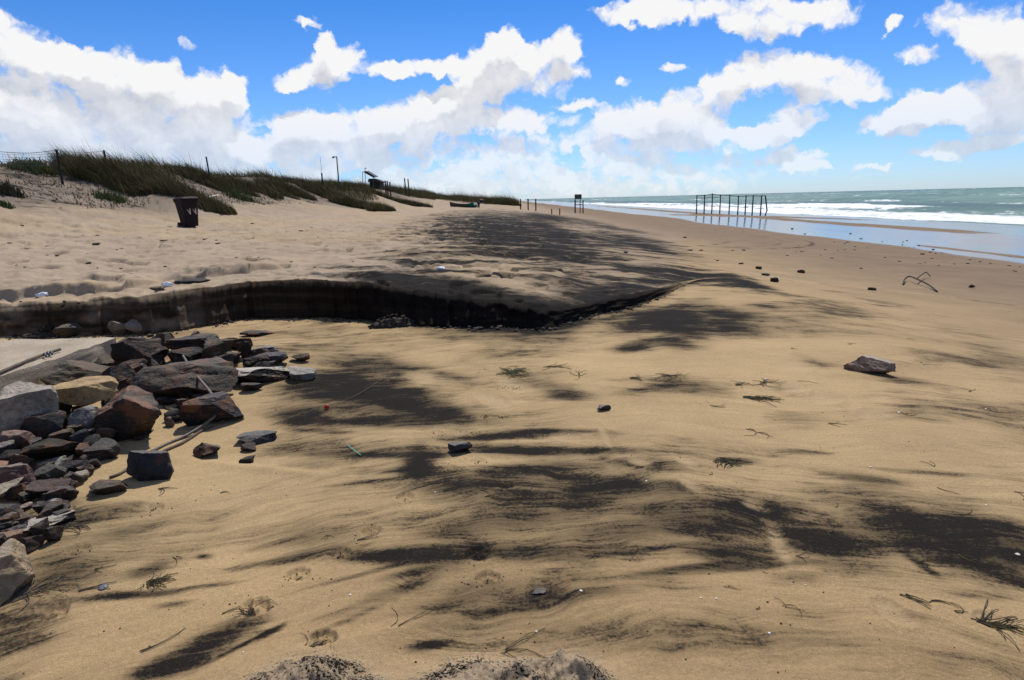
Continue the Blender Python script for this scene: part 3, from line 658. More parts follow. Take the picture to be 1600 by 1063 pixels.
dune_t = sstep(-13, -19, X + 2.5 * fbm(X * .3, Y * .2, 115, 3))[..., None] * (KR == 2)[..., None]
TINT = TINT * (1 - dune_t) + np.array([.195, .155, .118]) * dune_t
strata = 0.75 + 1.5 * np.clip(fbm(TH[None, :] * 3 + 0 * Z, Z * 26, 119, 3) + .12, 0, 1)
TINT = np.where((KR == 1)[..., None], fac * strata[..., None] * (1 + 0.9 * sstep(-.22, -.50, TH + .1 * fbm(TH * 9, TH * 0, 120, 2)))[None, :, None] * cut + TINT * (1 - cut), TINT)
slump = np.zeros_like(Z)
for th_, w_ in ((math.atan2(*ground(150, 535)[:2]), .02), (math.atan2(*ground(262, 530)[:2]), .05), (math.atan2(*ground(20, 535)[:2]), .03)):
    slump = np.maximum(slump, np.exp(-((TH[None, :] - th_) / w_) ** 2) * (KR == 1))
slump = slump * np.clip(.5 + 1.6 * fbm(TH[None, :] * 50 + 0 * Z, Z * 9, 117, 3), 0, 1)
TINT = TINT + (np.array([.19, .145, .10]) - TINT) * (slump * .8)[..., None]
mm_ = np.clip(mound / .06, 0, 1)[..., None]; TINT = TINT * (1 - mm_) + np.array([.315, .245, .165]) * mm_
nearb = (sstep(4.2, 2.2, R) * (KR == 0))[..., None]; TINT = TINT * (1 - nearb * np.array([.10, .13, .16]))
TINT = TINT * (1 - TINT_L[..., None]) + plt * TINT_L[..., None]
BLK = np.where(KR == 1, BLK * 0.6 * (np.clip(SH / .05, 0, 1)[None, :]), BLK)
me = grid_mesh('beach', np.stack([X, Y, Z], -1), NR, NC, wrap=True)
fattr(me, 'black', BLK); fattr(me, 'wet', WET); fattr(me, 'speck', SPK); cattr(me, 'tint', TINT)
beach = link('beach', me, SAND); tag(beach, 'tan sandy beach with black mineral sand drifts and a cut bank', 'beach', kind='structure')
def zmesh(x, y):          # surface height including the lip and the mound
    r = math.hypot(x, y); th = math.atan2(x, y)
    j = int(np.argmin(np.abs(TH - th))); i = int(np.argmin(np.abs(R[:, j] - r)))
    return float(Z[i, j])

# ------------------------------------------------------------------ the sea
nth, nrr = 760, 330
th_s = np.linspace(math.radians(1.5), math.radians(75), nth) ; ia = np.linspace(0, 1, nrr)
rs = 1 / ((1 / 32.0) * (1 - ia) ** 1.0 + (1 / 20000.0))
TS, RS = np.meshgrid(th_s, rs); XS, YS = RS * np.sin(TS), RS * np.cos(TS)
shore = np.interp(YS, [0, 50, 120, 250, 420, 900, 20000], [40.5, 40.5, 38.5, 32, 24, 18, 18])
off = XS - shore + 2.2 * fbm(YS * 0.04, YS * 0, 121, 3) + 0.9 * fbm(YS * .2, XS * .1, 122, 3)
ZS = np.full_like(XS, -1.30)
grow = sstep(4, 18, off)
foamv = np.zeros_like(XS)
ph = off / 1.0 + 3.0 * fbm(XS * .01, YS * .012, 123, 3)
fade = sstep(900, 250, RS)
for (wl, amp, sd, ph0) in ((26, .62, 1, 0.4), (15, .34, 2, 1.9), (8.5, .18, 3, .3)):
    q = 2 * math.pi * (ph + 4 * fbm(XS * .02 + sd, YS * .015, 130 + sd, 2)) / wl + ph0
    w = (0.5 + 0.5 * np.cos(q)) ** 1.8
    ZS += amp * grow * fade * (w - .35) * (0.7 + .9 * fbm(XS * .03, YS * .02, 140 + sd, 2))
ZS += 0.10 * grow * fade * fbm(XS * .5, YS * .25, 151, 3)
# surf: thin wash, the broken belt, and whitecaps farther out
foamv = np.maximum(foamv, 0.78 * sstep(0.0, 1.5, off) * sstep(30, 10, off + 5 * fbm(XS * .05, YS * .03, 153, 3)))
rollers = np.exp(-(((off - 20 + 5 * fbm(YS * .02, YS * 0, 155, 2)) / 3.0) ** 2)) * 0.85 * (0.7 + 1.2 * fbm(XS * .02, YS * .035, 157, 3))
rollers2 = np.exp(-(((off - 33 + 8 * fbm(YS * .015, YS * 0, 159, 2)) / 3.0) ** 2)) * 0.7 * (0.6 + 1.4 * fbm(XS * .02, YS * .03, 161, 3))
foamv = np.maximum(foamv, np.clip(rollers, 0, 1)); foamv = np.maximum(foamv, np.clip(rollers2, 0, 1))
caps = sstep(0.20, 0.46, fbm(XS * .075, YS * .03, 163, 5)) * sstep(26, 60, off)
foamv = np.maximum(foamv, 0.60 * caps)
deep = np.exp(-(((off - 38) / 16) ** 2)) * .75 + 0.5 * sstep(600, 3000, RS)
ZS = np.where(off < 3, -1.30 - 0.35 * sstep(3, -6, off), ZS) + .05 * sstep(.3, 1.2, foamv) * fbm(XS * 1.2, YS * .8, 165, 3)
me = grid_mesh('sea', np.stack([XS, YS, ZS], -1), nrr, nth); fattr(me, 'foam', foamv); fattr(me, 'deep', np.clip(deep, 0, 1))
sea = link('sea', me, SEA); tag(sea, 'green choppy sea with white surf along the shore', 'sea', kind='structure')

# ------------------------------------------------------------------ rocks
def ico(sub):
    import bmesh
    bm = bmesh.new(); bmesh.ops.create_icosphere(bm, subdivisions=sub, radius=1.0)
    v = np.array([x.co[:] for x in bm.verts]); f = [tuple(q.index for q in p.verts) for p in bm.faces]; bm.free(); return v, f
ICO = {k: ico(k) for k in (2, 3, 4, 5)}
def rock_mesh(seed, dims, sub=4, cuts=11, flat=0.5, rough=0.05):
    rg = np.random.default_rng(seed); v, f = ICO[sub]; v = v.copy()
    for i in range(cuts):
        n = rg.normal(size=3); n /= np.linalg.norm(n); d = rg.uniform(0.36, 0.70)
        s = v @ n - d; v = v - np.outer(np.clip(s, 0, None), n)
    if flat > 0:
        d = rg.uniform(.45, .62); n = np.array([rg.normal(0, .16), rg.normal(0, .16), 1.0]); n /= np.linalg.norm(n)
        s = v @ n - d; v = v - np.outer(np.clip(s, 0, None), n)
    v /= np.abs(v).max(0)
    nn = v / (np.linalg.norm(v, axis=1, keepdims=True) + 1e-9)
    off_ = rg.uniform(0, 50)
    dsp = fbm(v[:, 0] * 2.2 + off_ + v[:, 2] * 1.3, v[:, 1] * 2.2 + v[:, 2] * 1.7, seed, 4) * rough * 2.2
    dsp += np.abs(vn(v[:, 0] * 5 + off_, v[:, 2] * 7 + v[:, 1] * 3, seed + 3)) * -rough * .9
    v = v + nn * dsp[:, None]
    v = v * np.array(dims) / 2
    me = mesh('rock', v, f, smooth=True)
    if sub <= 2: me.polygons.foreach_set('use_smooth', [False] * len(me.polygons))
    else: me.set_sharp_from_angle(angle=math.radians(24))
    return me
def put_rock(name, label, px, base, w, h, colr, rust=0.0, pale=0.0, group=None, cat='rock', depth=.75, tilt=0.0, seed=None, cuts=11, sub=4, rz=None, hscale=1.0, rough=.05):
    seed = seed if seed is not None else int(px * 7 + base * 13) % 9973
    rg = np.random.default_rng(seed)
    p = ground(px, base); dist = math.hypot(p[0], p[1]); sl = math.hypot(dist, EYE - p[2]); k = sl / F * 1.06
    W = w * k * 1.05; D = W * depth; a = math.atan2(EYE - p[2], dist)
    H = max(.40 * h, h - math.sin(a) * w * depth * .7) * k / math.cos(a) * 1.28 * hscale
    dirv = np.array([p[0], p[1]]) / dist; c = p[:2] + dirv * D * .40
    z = min(zmesh(c[0], c[1]), p[2] + .05)
    me = rock_mesh(seed, (W, D, H), sub, cuts, 1, rough)
    o = link(name, me, ROCK); o.location = (c[0], c[1], max(z, p[2] - .02) + H * .33 + {120: .12, 133: -.02, 30: .05, 147: .05}.get(px, 0))
    o.rotation_euler = (rg.normal(0, .06), tilt + rg.normal(0, .05), (rz if rz is not None else rg.uniform(-.35, .35)) - math.atan2(p[0], p[1]))
    if max(colr) > .18: colr = tuple(v * 1.9 for v in colr)
    else: colr = (colr[0] * 1.06, colr[1], colr[2] * .90)
    o.color = (*colr, 1); o['rust'] = float(min(1, rust + (.28 if max(colr) < .3 else 0))); o['pale'] = float(pale)
    tag(o, label, cat, group); return o
SLATE, BLACKR, BROWN, OLIVE, GREYB = (.050,.056,.070), (.026,.025,.026), (.085,.062,.044), (.090,.078,.050), (.115,.098,.082)
G = 'boulders of the rubble heap by the concrete slab'
ROCKS = [
 ('boulder','large brown boulder with rusty face at the right edge of the rubble heap',217,694,86,77,BROWN,.8,.15),
 ('boulder','biggest dark boulder with a black shaded face, behind the bent cane',303,634,130,68,GREYB,.25,.1),
 ('boulder','blue-black boulder with two rust patches touched by the bent cane',344,667,84,56,(.040,.042,.052),.55,.12),
 ('boulder','yellow porous slab of rock lying on top of the rubble heap',120,660,96,42,(.43,.29,.135),0,0),
 ('boulder','cream-white rough rock at the left edge under the slab',30,690,74,64,(.40,.34,.26),.12,.3),
 ('boulder','olive-brown rounded boulder leaning on the front face of the concrete slab',133,614,80,44,(.125,.100,.060),.2,.1),
 ('boulder','black layered rock right of the olive-brown boulder',194,620,64,42,BLACKR,.1,0),
 ('boulder','smooth slate-grey rock between the cream rock and the yellow slab',74,692,50,38,(.085,.090,.100),0,0),
 ('boulder','light grey angular rock in front of the yellow slab',147,680,48,34,(.20,.175,.155),0,.4),
 ('boulder','broad dark olive boulder low in the heap below the slate-grey rock',79,727,70,40,(.070,.062,.038),.2,0),
 ('rock','thin upright slate slab left of two leaning slates',125,711,26,32,SLATE,0,0),
 ('rock','middle one of three leaning dark slates at the edge of the heap',144,712,44,33,(.045,.045,.050),.1,0),
 ('rock','lowest of three leaning dark slates, nearest the sand',157,721,46,26,(.060,.060,.062),0,.1),
 ('rock','pale grey-green flat stone below the broad olive boulder',88,733,36,15,(.20,.20,.17),0,.4),
 ('rock','dark flat stone above the pale grey-green one',113,722,46,13,(.06,.062,.055),0,0),
 ('rock','blue-black stone right of the pale grey-green flat stone',117,741,40,21,(.030,.034,.044),0,0),
 ('rock','small dark wedge stone at the sand edge below the leaning slates',145,734,24,14,(.055,.052,.048),0,0),
 ('rock','purple-pink rough conglomerate rock in the lower heap',34,770,52,35,(.165,.105,.105),.1,.3),
 ('rock','grey-green rounded rock right of the purple conglomerate',83,758,42,24,(.085,.092,.075),0,.1),
 ('rock','cream pebbly stone at the sand edge right of the grey-green rock',117,756,30,17,(.36,.29,.22),0,.2),
 ('rock','dark maroon rough rock below the grey-green rock',69,784,56,29,(.080,.034,.032),.3,.1),
 ('rock','small brown stone right of the maroon rock',106,768,22,15,(.13,.085,.06),.2,0),
 ('rock','speckled grey-pink stone at the foot of the maroon rock',81,796,28,16,(.22,.18,.16),0,.4),
 ('rock','little pale pink stone left of the speckled grey-pink one',39,798,16,10,(.34,.23,.18),0,.2),
 ('rock','flat beige rock at the left edge below the purple conglomerate',12,784,48,25,(.30,.24,.16),0,.2),
 ('rock','terracotta-orange rock at the left edge above the purple conglomerate',12,740,38,18,(.33,.155,.085),0,.1),
 ('rock','reddish wedge-shaped rock below the cream-white rock',36,706,38,28,(.22,.13,.105),.1,.1),
 ('rock','black rock with white flecks at the left edge of the heap',6,723,26,26,(.032,.034,.040),0,.35),
 ('rock','dark stone between the reddish wedge and the broad olive boulder',32,728,34,23,(.034,.032,.030),0,0),
 ('boulder','dark brown boulder at the back of the heap right of the slab corner',228,576,68,40,(.070,.055,.042),.2,.05),
 ('boulder','flat black rock at the back of the heap nearest the slab corner',215,546,50,22,(.028,.028,.030),0,.1),
 ('boulder','grey-brown upright rock at the back of the heap near the bank',257,548,38,28,(.11,.092,.07),.2,.1),
 ('boulder','wide black-brown boulder at the top of the heap',302,562,68,42,(.038,.032,.028),.2,.1),
 ('boulder','dark rock leaning in front of the wide black-brown boulder',302,576,52,34,(.045,.038,.033),.1,0),
 ('boulder','olive-grey tall rock right of the wide black-brown boulder',338,574,42,48,(.115,.098,.072),.1,.1),
 ('rock','dark red-brown boulder below the back of the heap',215,598,56,33,(.060,.044,.034),.4,0),
 ('rock','dull red flat stone behind the dark red-brown boulder',196,572,30,13,(.15,.065,.055),0,0),
 ('rock','grey-brown rock wedged against the slab face',150,584,42,26,(.15,.125,.10),0,.2),
 ('rock','dark rock with an orange face at the far right of the heap',373,549,42,21,(.050,.042,.034),.6,0),
 ('rock','slate with a pale grey top at the right end of the heap',402,562,56,19,(.060,.066,.078),0,.45),
 ('rock','smooth blue-slate rock at the right end of the heap',431,573,50,22,(.062,.070,.088),0,.1),
 ('rock','small brown stone right of the smooth blue-slate rock',468,567,28,15,(.13,.10,.07),.1,0),
 ('rock','dark brown slab below the slate with the pale top',396,575,46,17,(.050,.038,.030),.3,0),
 ('boulder','long black slab with a bleached top edge pointing right',412,602,104,33,(.030,.024,.020),.1,1.0),
 ('rock','pale grey stone plate at the tip of the long black slab',468,597,44,22,(.34,.30,.25),0,.2),
 ('rock','dark slate standing left of the long black slab',356,592,36,40,(.045,.048,.052),0,.1),
 ('rock','tiny pale stone under the left end of the long black slab',363,602,16,11,(.30,.26,.20),0,0),
 ('rock','small charcoal stone lying on sand below the long black slab',394,614,30,16,(.045,.045,.048),0,.1),
 ('boulder','blue-black block alone on the sand at the end of the canes',241,757,66,48,(.058,.066,.085),0,.2),
 ('rock','brown wedge stone half buried left of the blue-black block',168,775,44,23,(.12,.085,.055),.4,.1),
 ('rock','brown lumpy stone half buried right of the canes',327,716,40,25,(.085,.060,.042),.4,.2),
 ('rock','flat blue-grey slate lying on sand right of the heap',406,695,56,24,(.085,.095,.120),0,.25),
 ('rock','brown stone tucked beneath the flat blue-grey slate',393,706,26,13,(.11,.08,.055),.2,0),
 ('rock','small olive stone below the flat blue-grey slate',390,724,26,15,(.085,.070,.048),0,0),
 ('rock','tiny pinkish stone beside the large brown boulder',265,668,14,16,(.20,.14,.11),0,.2),
 ('boulder','cream and orange boulder cut by the left edge, lowest in view',20,940,84,66,(.34,.25,.15),.1,.2),
 ('rock','blue-grey stone at the left edge above the cream and orange boulder',18,828,40,19,(.14,.15,.16),0,.3),
 ('rock','orange-brown stone directly above the cream and orange boulder',18,853,44,22,(.22,.13,.07),.2,.1),
 ('boulder','long dark grey stone with a pale crusted top in the lower heap',74,836,62,27,(.085,.078,.068),0,.7),
 ('rock','dark stone between the long crusted stone and the cream boulder',52,862,26,22,(.060,.052,.042),0,0),
 ('rock','grey-brown boulder at the foot of the bank behind the slab',115,528,38,19,(.13,.108,.085),0,.1),
 ('rock','tan knobbly stone at the foot of the bank beside the slab corner',189,525,24,20,(.23,.18,.125),0,.2),
 ('rock','cracked tan stone at the foot of the bank right of the knobbly one',222,523,32,16,(.25,.20,.145),.1,.2),
 ('rock','flat black and rust stone alone on the sand near the bank',405,526,46,11,(.045,.036,.032),.8,.1),
 ('rock','pinkish-brown pointed rock alone on the open sand at the right',1357,585,62,26,(.32,.225,.165),0,.45),
 ('rock','small blue-grey stone alone in the middle of the sand',943,643,21,11,(.075,.085,.10),0,.3),
 ('rock','blue-grey stone with black sand tails trailing to its right',716,710,36,21,(.080,.088,.105),0,.25),
 ('rock','dark stone nearest the bank of the row right of the black sand',1210,441,12,8,(.05,.04,.035),.2,0),
 ('rock','low flat stone in the row right of the black sand',1196,431,11,4,(.05,.042,.038),0,0),
 ('rock','round dark stone farthest back in the row right of the black sand',1186,421,9,6,(.05,.042,.038),0,0),
 ('rock','small brown stone right of the row of dark stones',1252,427,10,5,(.15,.10,.075),0,0),
 ('rock','small dark stone left of the forked driftwood branch',1363,454,11,5,(.06,.045,.04),0,0),
 ('rock','small dark stone right of the forked driftwood branch',1517,450,8,4,(.05,.04,.035),0,0),
 ('rock','grey half-buried stone in the sand at the foot of the picture',842,930,19,9,(.11,.11,.12),0,.2),
]
for i, rk in enumerate(ROCKS):
    n, lab, px, base, w, h, cr, ru, pa = rk
    big = w > 40; sd = {1357: 4242}.get(px)
    put_rock(n, lab, px, base, w, h, cr, ru, pa, G if (px < 480 and base > 500 and px + base < 1010 + 100) else None, depth=.72, sub=5 if w > 60 else 4 if w > 25 else 3, cuts=10 if big else 8, seed=sd,
             tilt={344: .12, 1357: .10, 412: .06, 303: -.05}.get(px, 0))
# rubble filling the gaps of the heap
HEAP = [(0,650),(70,625),(110,600),(190,575),(205,535),(330,530),(440,560),(450,592),(350,615),(270,665),(190,705),(150,745),(110,790),(90,850),(0,860)]
def in_heap(x, y):
    c_ = False; j = len(HEAP) - 1
    for i in range(len(HEAP)):
        (xi, yi), (xj, yj) = HEAP[i], HEAP[j]
        if (yi > y) != (yj > y) and x < (xj - xi) * (y - yi) / (yj - yi) + xi: c_ = not c_
        j = i
    return c_
nrub = 0
while nrub < 130:
    px = rng.uniform(0, 450); py = rng.uniform(535, 860)
    if not in_heap(px, py): continue
    cr = [(.05,.042,.036),(.08,.058,.044),(.11,.085,.06),(.05,.05,.054),(.035,.032,.03)][nrub % 5]; nrub += 1
    put_rock('rubble_stone', 'small stone filling the gaps between the boulders of the rubble heap', px, py, rng.uniform(14, 34), rng.uniform(12, 26), cr, .3, .12, 'small stones in the rubble heap', sub=3, cat='stone', rough=.07)
# pebbles and scraps on the dry sand and tide line
def pebble(px, py, w, colr, label, group, name='pebble'):
    return put_rock(name, label, px, py, w, w * .5, colr, 0, .1, group, 'pebble', sub=2, cuts=7, hscale=.6, rough=.16)
for k in range(46):
    px = rng.uniform(1230, 1598); py = 0
    a, b_ = 362 + (px - 1200) * .125, 384 + (px - 1200) * .09
    py = rng.uniform(a - 14, b_ + 10)
    pebble(px, py, rng.uniform(1.8, 4.2), (.05,.042,.036), 'small dark pebble on the wet sand by the tide line', 'pebbles along the tide line')
for (px, py, w) in [(978,396,8),(1016,393,7),(1078,392,8),(1095,392,7),(1120,408,6),(1162,392,6),(1028,404,6),(1158,413,8),(945,410,5),(1300,404,5),(1440,398,6),(1405,409,5),(1145,392,5),(1070,372,6),(1345,420,5),(1230,400,5)]:
    pebble(px, py, w, (.045,.036,.032), 'small dark pebble on the dry sand beyond the black drift', 'pebbles beyond the black drift')
for k in range(34):
    px = rng.uniform(5, 560); py = rng.uniform(368, 422)
    pebble(px, py, rng.uniform(2.5, 5.5), (.06,.042,.030), 'small dark lump on the trodden dry sand above the bank', 'dark lumps on the dry sand', 'dark_lump')
for (px, py, w) in [(150,384,9),(140,411,8),(35,354,5),(255,376,7),(320,375,8),(340,381,9),(395,350,6),(470,361,6),(488,356,5)]:
    pebble(px, py, w, (.055,.035,.028), 'small dark lump on the trodden dry sand above the bank', 'dark lumps on the dry sand', 'dark_lump')

# ------------------------------------------------------------------ concrete slab
ztop = 0.34
def on_plane(px, py, z):
    d = ray(px, py); s = (z - EYE) / d[2]; return np.array([d[0] * s, d[1] * s, z])
C0 = on_plane(181, 527, ztop); A0 = on_plane(0, 588, ztop); B0 = on_plane(0, 531.5, ztop)
e1 = (A0 - C0); e1 = e1 / np.linalg.norm(e1); e2 = B0 - C0; e2 = e2 / np.linalg.norm(e2)
A1 = C0 + e1 * 4.6; B1 = C0 + e2 * 3.4; D1_ = A1 + e2 * 3.4
import bmesh
bm = bmesh.new()
vs = [bm.verts.new(p) for p in (C0, A1, D1_, B1)]
fc = bm.faces.new(vs); ext = bmesh.ops.extrude_face_region(bm, geom=[fc])
for v in [q for q in ext['geom'] if isinstance(q, bmesh.types.BMVert)]: v.co.z -= 0.42
bmesh.ops.recalc_face_normals(bm, faces=bm.faces)
bmesh.ops.subdivide_edges(bm, edges=[e for e in bm.edges], cuts=40, use_grid_fill=True)
for v in bm.verts:
    p = np.array(v.co); ed = 0
    k = float(fbm(p[0] * 6 + p[2] * 5, p[1] * 6, 201, 4)); near = max(0, 1 - (ztop - p[2]) / .05)
    v.co.z += 0.012 * k
    nrm = np.array([e1[1], -e1[0]]); dside = abs((p[:2] - C0[:2]) @ nrm)
    if dside < .03: v.co.x += nrm[0] * .03 * k * np.sign(nrm[0]); v.co.z -= near * abs(k) * .045
me = bpy.data.meshes.new('concrete_slab'); bm.to_mesh(me); bm.free(); me.polygons.foreach_set('use_smooth', [True] * len(me.polygons))
try: me.set_sharp_from_angle(angle=.6)
except Exception: pass
slab = link('concrete_slab', me, CONC); tag(slab, 'pale concrete slab with a broken edge at the left above the rubble', 'slab')
m_ = MB(); pts = [on_plane(x, y, ztop + .022) for x, y in ((-40, 598), (0, 582), (40, 565), (72, 553), (94, 546))]
st = m_.tube(smooth_path(pts), .014, 7).build('driftwood_stick', STEM, smooth=True); tag(st, 'long brown stick lying along the edge of the concrete slab', 'stick')
m_ = MB()
for (x, y) in ((70, 554), (75, 552), (80, 551)):
    p = on_plane(x, y, ztop + .03); m_.tube([p + np.array([-.03, .02, -.012]), p + np.array([0, 0, .012]), p + np.array([.03, -.03, -.012])], .009, 6)
m_.build('binding', METAL, st, True)

# ------------------------------------------------------------------ canes
def cane(pxs, lift, rad, label, mat=CABLE, name='cane', cat='cane', group=None):
    pts = []
    for (px, py), l in zip(pxs, lift):
        p = ground(px, py + 0.0); d = ray(px, py); dist = np.linalg.norm(p - CAM)
        q = CAM + d * (dist - l * 2.2) if l > 0 else p + np.array([0, 0, rad * .8])
        pts.append(q)
    o = MB().tube(smooth_path(pts), rad, 7).build(name, mat, smooth=True); tag(o, label, cat, group); return o
cane([(286,556),(297,574),(312,593),(327,611),(338,630),(337,648),(318,664),(290,681),(262,695),(236,708)], [.22,.24,.26,.26,.22,.12,.06,.02,0,0], .011, 'long pale cane bent over the blue-black boulder down to the sand')
cane([(262,579),(280,576),(297,577)], [.25,.25,.25], .008, 'short pale cane stub crossing the biggest dark boulder')
cane([(332,664),(312,677),(285,694),(258,706),(228,722)], [.03,0,0,0,0], .011, 'dark cane lying beside the lower end of the bent cane', STEM)
cane([(213,727),(200,735),(186,743),(172,748)], [0,0,0,0], .010, 'thin dark root running left from the blue-black block', STEM, 'root', 'root')
cane([(252,632),(262,640),(282,636),(300,634)], [0,0,0,0], .007, 'short curved twig on sand beneath the biggest dark boulder', STEM, 'twig', 'twig')

# ------------------------------------------------------------------ clod heaps at the foot of the bank, crumbs
def clod_heap(px, base, w, h, label, n=46, mat=CLOD):
    p = ground(px, base); k = np.linalg.norm(p - CAM) / F; W, H = w * k, h * k
    dirv = p[:2] / np.linalg.norm(p[:2]); side = np.array([dirv[1], -dirv[0]])
    root = empty('clod_heap', tuple(p)); tag(root, label, 'clods')
    meshes = [rock_mesh(900 + i, (1, 1, 1), 2, 6, 0, .12) for i in range(5)]
    for q in meshes: q.materials.append(mat)
    hv, hf = ICO[4]; hv = hv.copy()
    hv = hv * np.array([W * .46, W * .22, H * .42]) * (1 + .45 * fbm(hv[:, 0] * 3 + px, hv[:, 1] * 3 + hv[:, 2] * 3, 301, 4))[:, None]
    hp = link('mound', mesh('mound', hv, hf, True), mat, root); hp.rotation_euler = (0, 0, -math.atan2(p[0], p[1])); hp.location = (dirv[0] * W * .25, dirv[1] * W * .25, -H * .05)
    for i in range(n):
        u = rng.normal(0, .24); v = rng.uniform(0, .35); hh = max(0, 1 - (abs(u) / .5) ** 1.4) * H * .72
        o = link('clod', meshes[i % 5], None, root)
        xy = side * u * W + dirv * W * (.02 + v * .6); s = rng.uniform(.04, .13) * W * .8
        o.location = (xy[0], xy[1], max(0, hh * min(1, v / .2 + .25)) * rng.uniform(.7, 1)); o.scale = (s, s, s * .8); o.rotation_euler = tuple(rng.uniform(0, 3, 3))
    return root
clod_heap(615, 513, 78, 29, 'heap of dark sand clods fallen at the foot of the bank in the middle')
clod_heap(78, 528, 60, 19, 'low heap of fallen sand clods at the foot of the bank behind the slab')
# crumbled lumps along the foot and lip of the bank
mb = MB(); lv, lf = ico(1)
for k in range(900):
    th_ = rng.uniform(-.70, .27); r0, h0 = scarp(np.array([th_])); r0, h0 = float(r0[0]), float(h0[0])
    if h0 < .05: continue
    foot = rng.random() < .97
    rr_ = r0 - abs(rng.normal(0, .13)) - .01 if foot else r0 + .14 + abs(rng.normal(0, .25))
    sz = min(.045, .007 * math.exp(abs(rng.normal(0, .75)))); x_, y_ = rr_ * math.sin(th_), rr_ * math.cos(th_)
    mb.add(lv * sz * rng.uniform(.6, 1.25, (len(lv), 1)) * np.array([1, 1, .7]) + np.array([x_, y_, zat(x_, y_) + sz * .3]), lf)
o = mb.build('bank_crumbs', CLOD); tag(o, 'dark crumbled lumps fallen along the foot of the cut bank', 'crumbs', kind='stuff')
mb = MB()
cv, cf = [], []
iv, if_ = np.array([(1,0,0),(-1,0,0),(0,1,0),(0,-1,0),(0,0,1),(0,0,-1)], float), [(0,2,4),(2,1,4),(1,3,4),(3,0,4),(2,0,5),(1,2,5),(3,1,5),(0,3,5)]
for k in range(700):                 # scattered crumbs elsewhere on the lower sand
    px, py = rng.uniform(0, 1600), rng.uniform(560, 1050)
    if rng.random() < .35: p = on_plane(px, py, 0.0); CRUMBS.append((p[0], p[1], rng.uniform(.002, .006)))
for (x, y, s) in CRUMBS:
    mb.add(iv * s * rng.uniform(.6, 1.3, (6, 1)) + np.array([x, y, zmesh(x, y) + s * .15]), if_)
o = mb.build('sand_crumbs', CRUMB); tag(o, 'brown crumbs of damp sand thrown up round the paw prints', 'crumbs', kind='stuff')

# ------------------------------------------------------------------ wheeled bin
p = ground(297, 354.5); kb = np.linalg.norm(p - CAM) / F; Hb = 41 * kb
bin_ = empty('wheeled_bin', (p[0], p[1], p[2] - .02), 0); tag(bin_, 'dark brown wheeled bin with white chevrons standing on the dry sand', 'bin')
bin_.rotation_euler = (math.radians(-2), math.radians(-1.0), math.radians(50))
s = Hb / 1.07
def loft(secs, name, mat, parent):
    v, f = [], []
    for (z, x0, x1, y0, y1) in secs:
        c = .05
        v += [(x0 + c, y0, z), (x1 - c, y0, z), (x1, y0 + c, z), (x1, y1 - c, z), (x1 - c, y1, z), (x0 + c, y1, z), (x0, y1 - c, z), (x0, y0 + c, z)]
    for i in range(len(secs) - 1):
        for k in range(8): f.append((i * 8 + k, i * 8 + (k + 1) % 8, (i + 1) * 8 + (k + 1) % 8, (i + 1) * 8 + k))
    f.append(tuple(range(7, -1, -1))); f.append(tuple((len(secs) - 1) * 8 + k for k in range(8)))
    return link(name, mesh(name, np.array(v) * s, f), mat, parent)
loft([(.03,-.22,.22,-.24,.20),(.10,-.225,.225,-.25,.22),(.88,-.28,.28,-.34,.32),(.90,-.30,.30,-.37,.36),(.97,-.30,.30,-.37,.36)], 'body', BINM, bin_)
loft([(.972,-.31,.31,-.40,.37),(1.0,-.31,.31,-.41,.38),(1.05,-.27,.27,-.34,.36),(1.065,-.20,.20,-.25,.33)], 'lid', BINM, bin_)
m_ = MB(); m_.tube([(-.22 * s, .42 * s, 1.0 * s), (.22 * s, .42 * s, 1.0 * s)], .018 * s, 8)
for q in (-.2, .2): m_.tube([(q * s, .36 * s, .98 * s), (q * s, .42 * s, 1.0 * s)], .016 * s, 6)
m_.build('handle', BINM, bin_, True)
for q in (-.26, .26):
    m_ = MB(); m_.tube([((q - .03) * s, .24 * s, .10 * s), ((q + .03) * s, .24 * s, .10 * s)], .10 * s, 20); m_.build('wheel', BLACKP, bin_, True)
def chevron(y_face, x0, side):
    v = []; d = .012
    if side == 'front':
        pr = [(-.13, .62), (-.02, .44), (.0, .44), (.0, .64), (-.03, .66), (-.04, .52), (-.11, .62)]
        v = [(x0 + a, y_face(zz) - .004, zz) for a, zz in pr]
    f = [tuple(range(len(v)))]
    return link('painted_mark', mesh('painted_mark', np.array(v) * s, f), PAINT, bin_)
yf = lambda z: -.25 - (z - .10) / .78 * .09
for x0 in (-.03, .17): chevron(yf, x0, 'front')

# ------------------------------------------------------------------ posts, sign, frame on the shore
def post(px, base, top, rad, label=None, name='post', parent=None, lean=(0, 0), mat=DARKWOOD, group=None, tmin=0.0, cat='post'):
    p = ground(px, base, tmin); k = np.linalg.norm((p - CAM)[:2]) / F; h = (base - top) * k
    o = MB().tube([p - np.array([0, 0, .2]), p + np.array([lean[0] * h * .5, lean[1] * h * .5, h * .5]), p + np.array([lean[0] * h, lean[1] * h, h])], [rad, rad * .97, rad * .92], 9).build(name, mat, parent)
    if label: tag(o, label, cat, group)
    return p, h, o
root = empty('beach_frame'); tag(root, 'long frame of ten thin dark posts joined by crossbars standing in the wet sand', 'frame')
FP = [(1088,332,305.3,0),(1100,331.8,304.5,0),(1112,332.2,302.5,0),(1124.5,332,304.2,.0),(1139,332.6,304.5,0),(1152.5,335.5,306,.0),(1164,335.5,305.5,.02),(1175,335.5,305,.03),(1188,336.6,305.5,.03)]
tops = []; base0 = ground(1088, 332); base1 = ground(1188, 336.6)
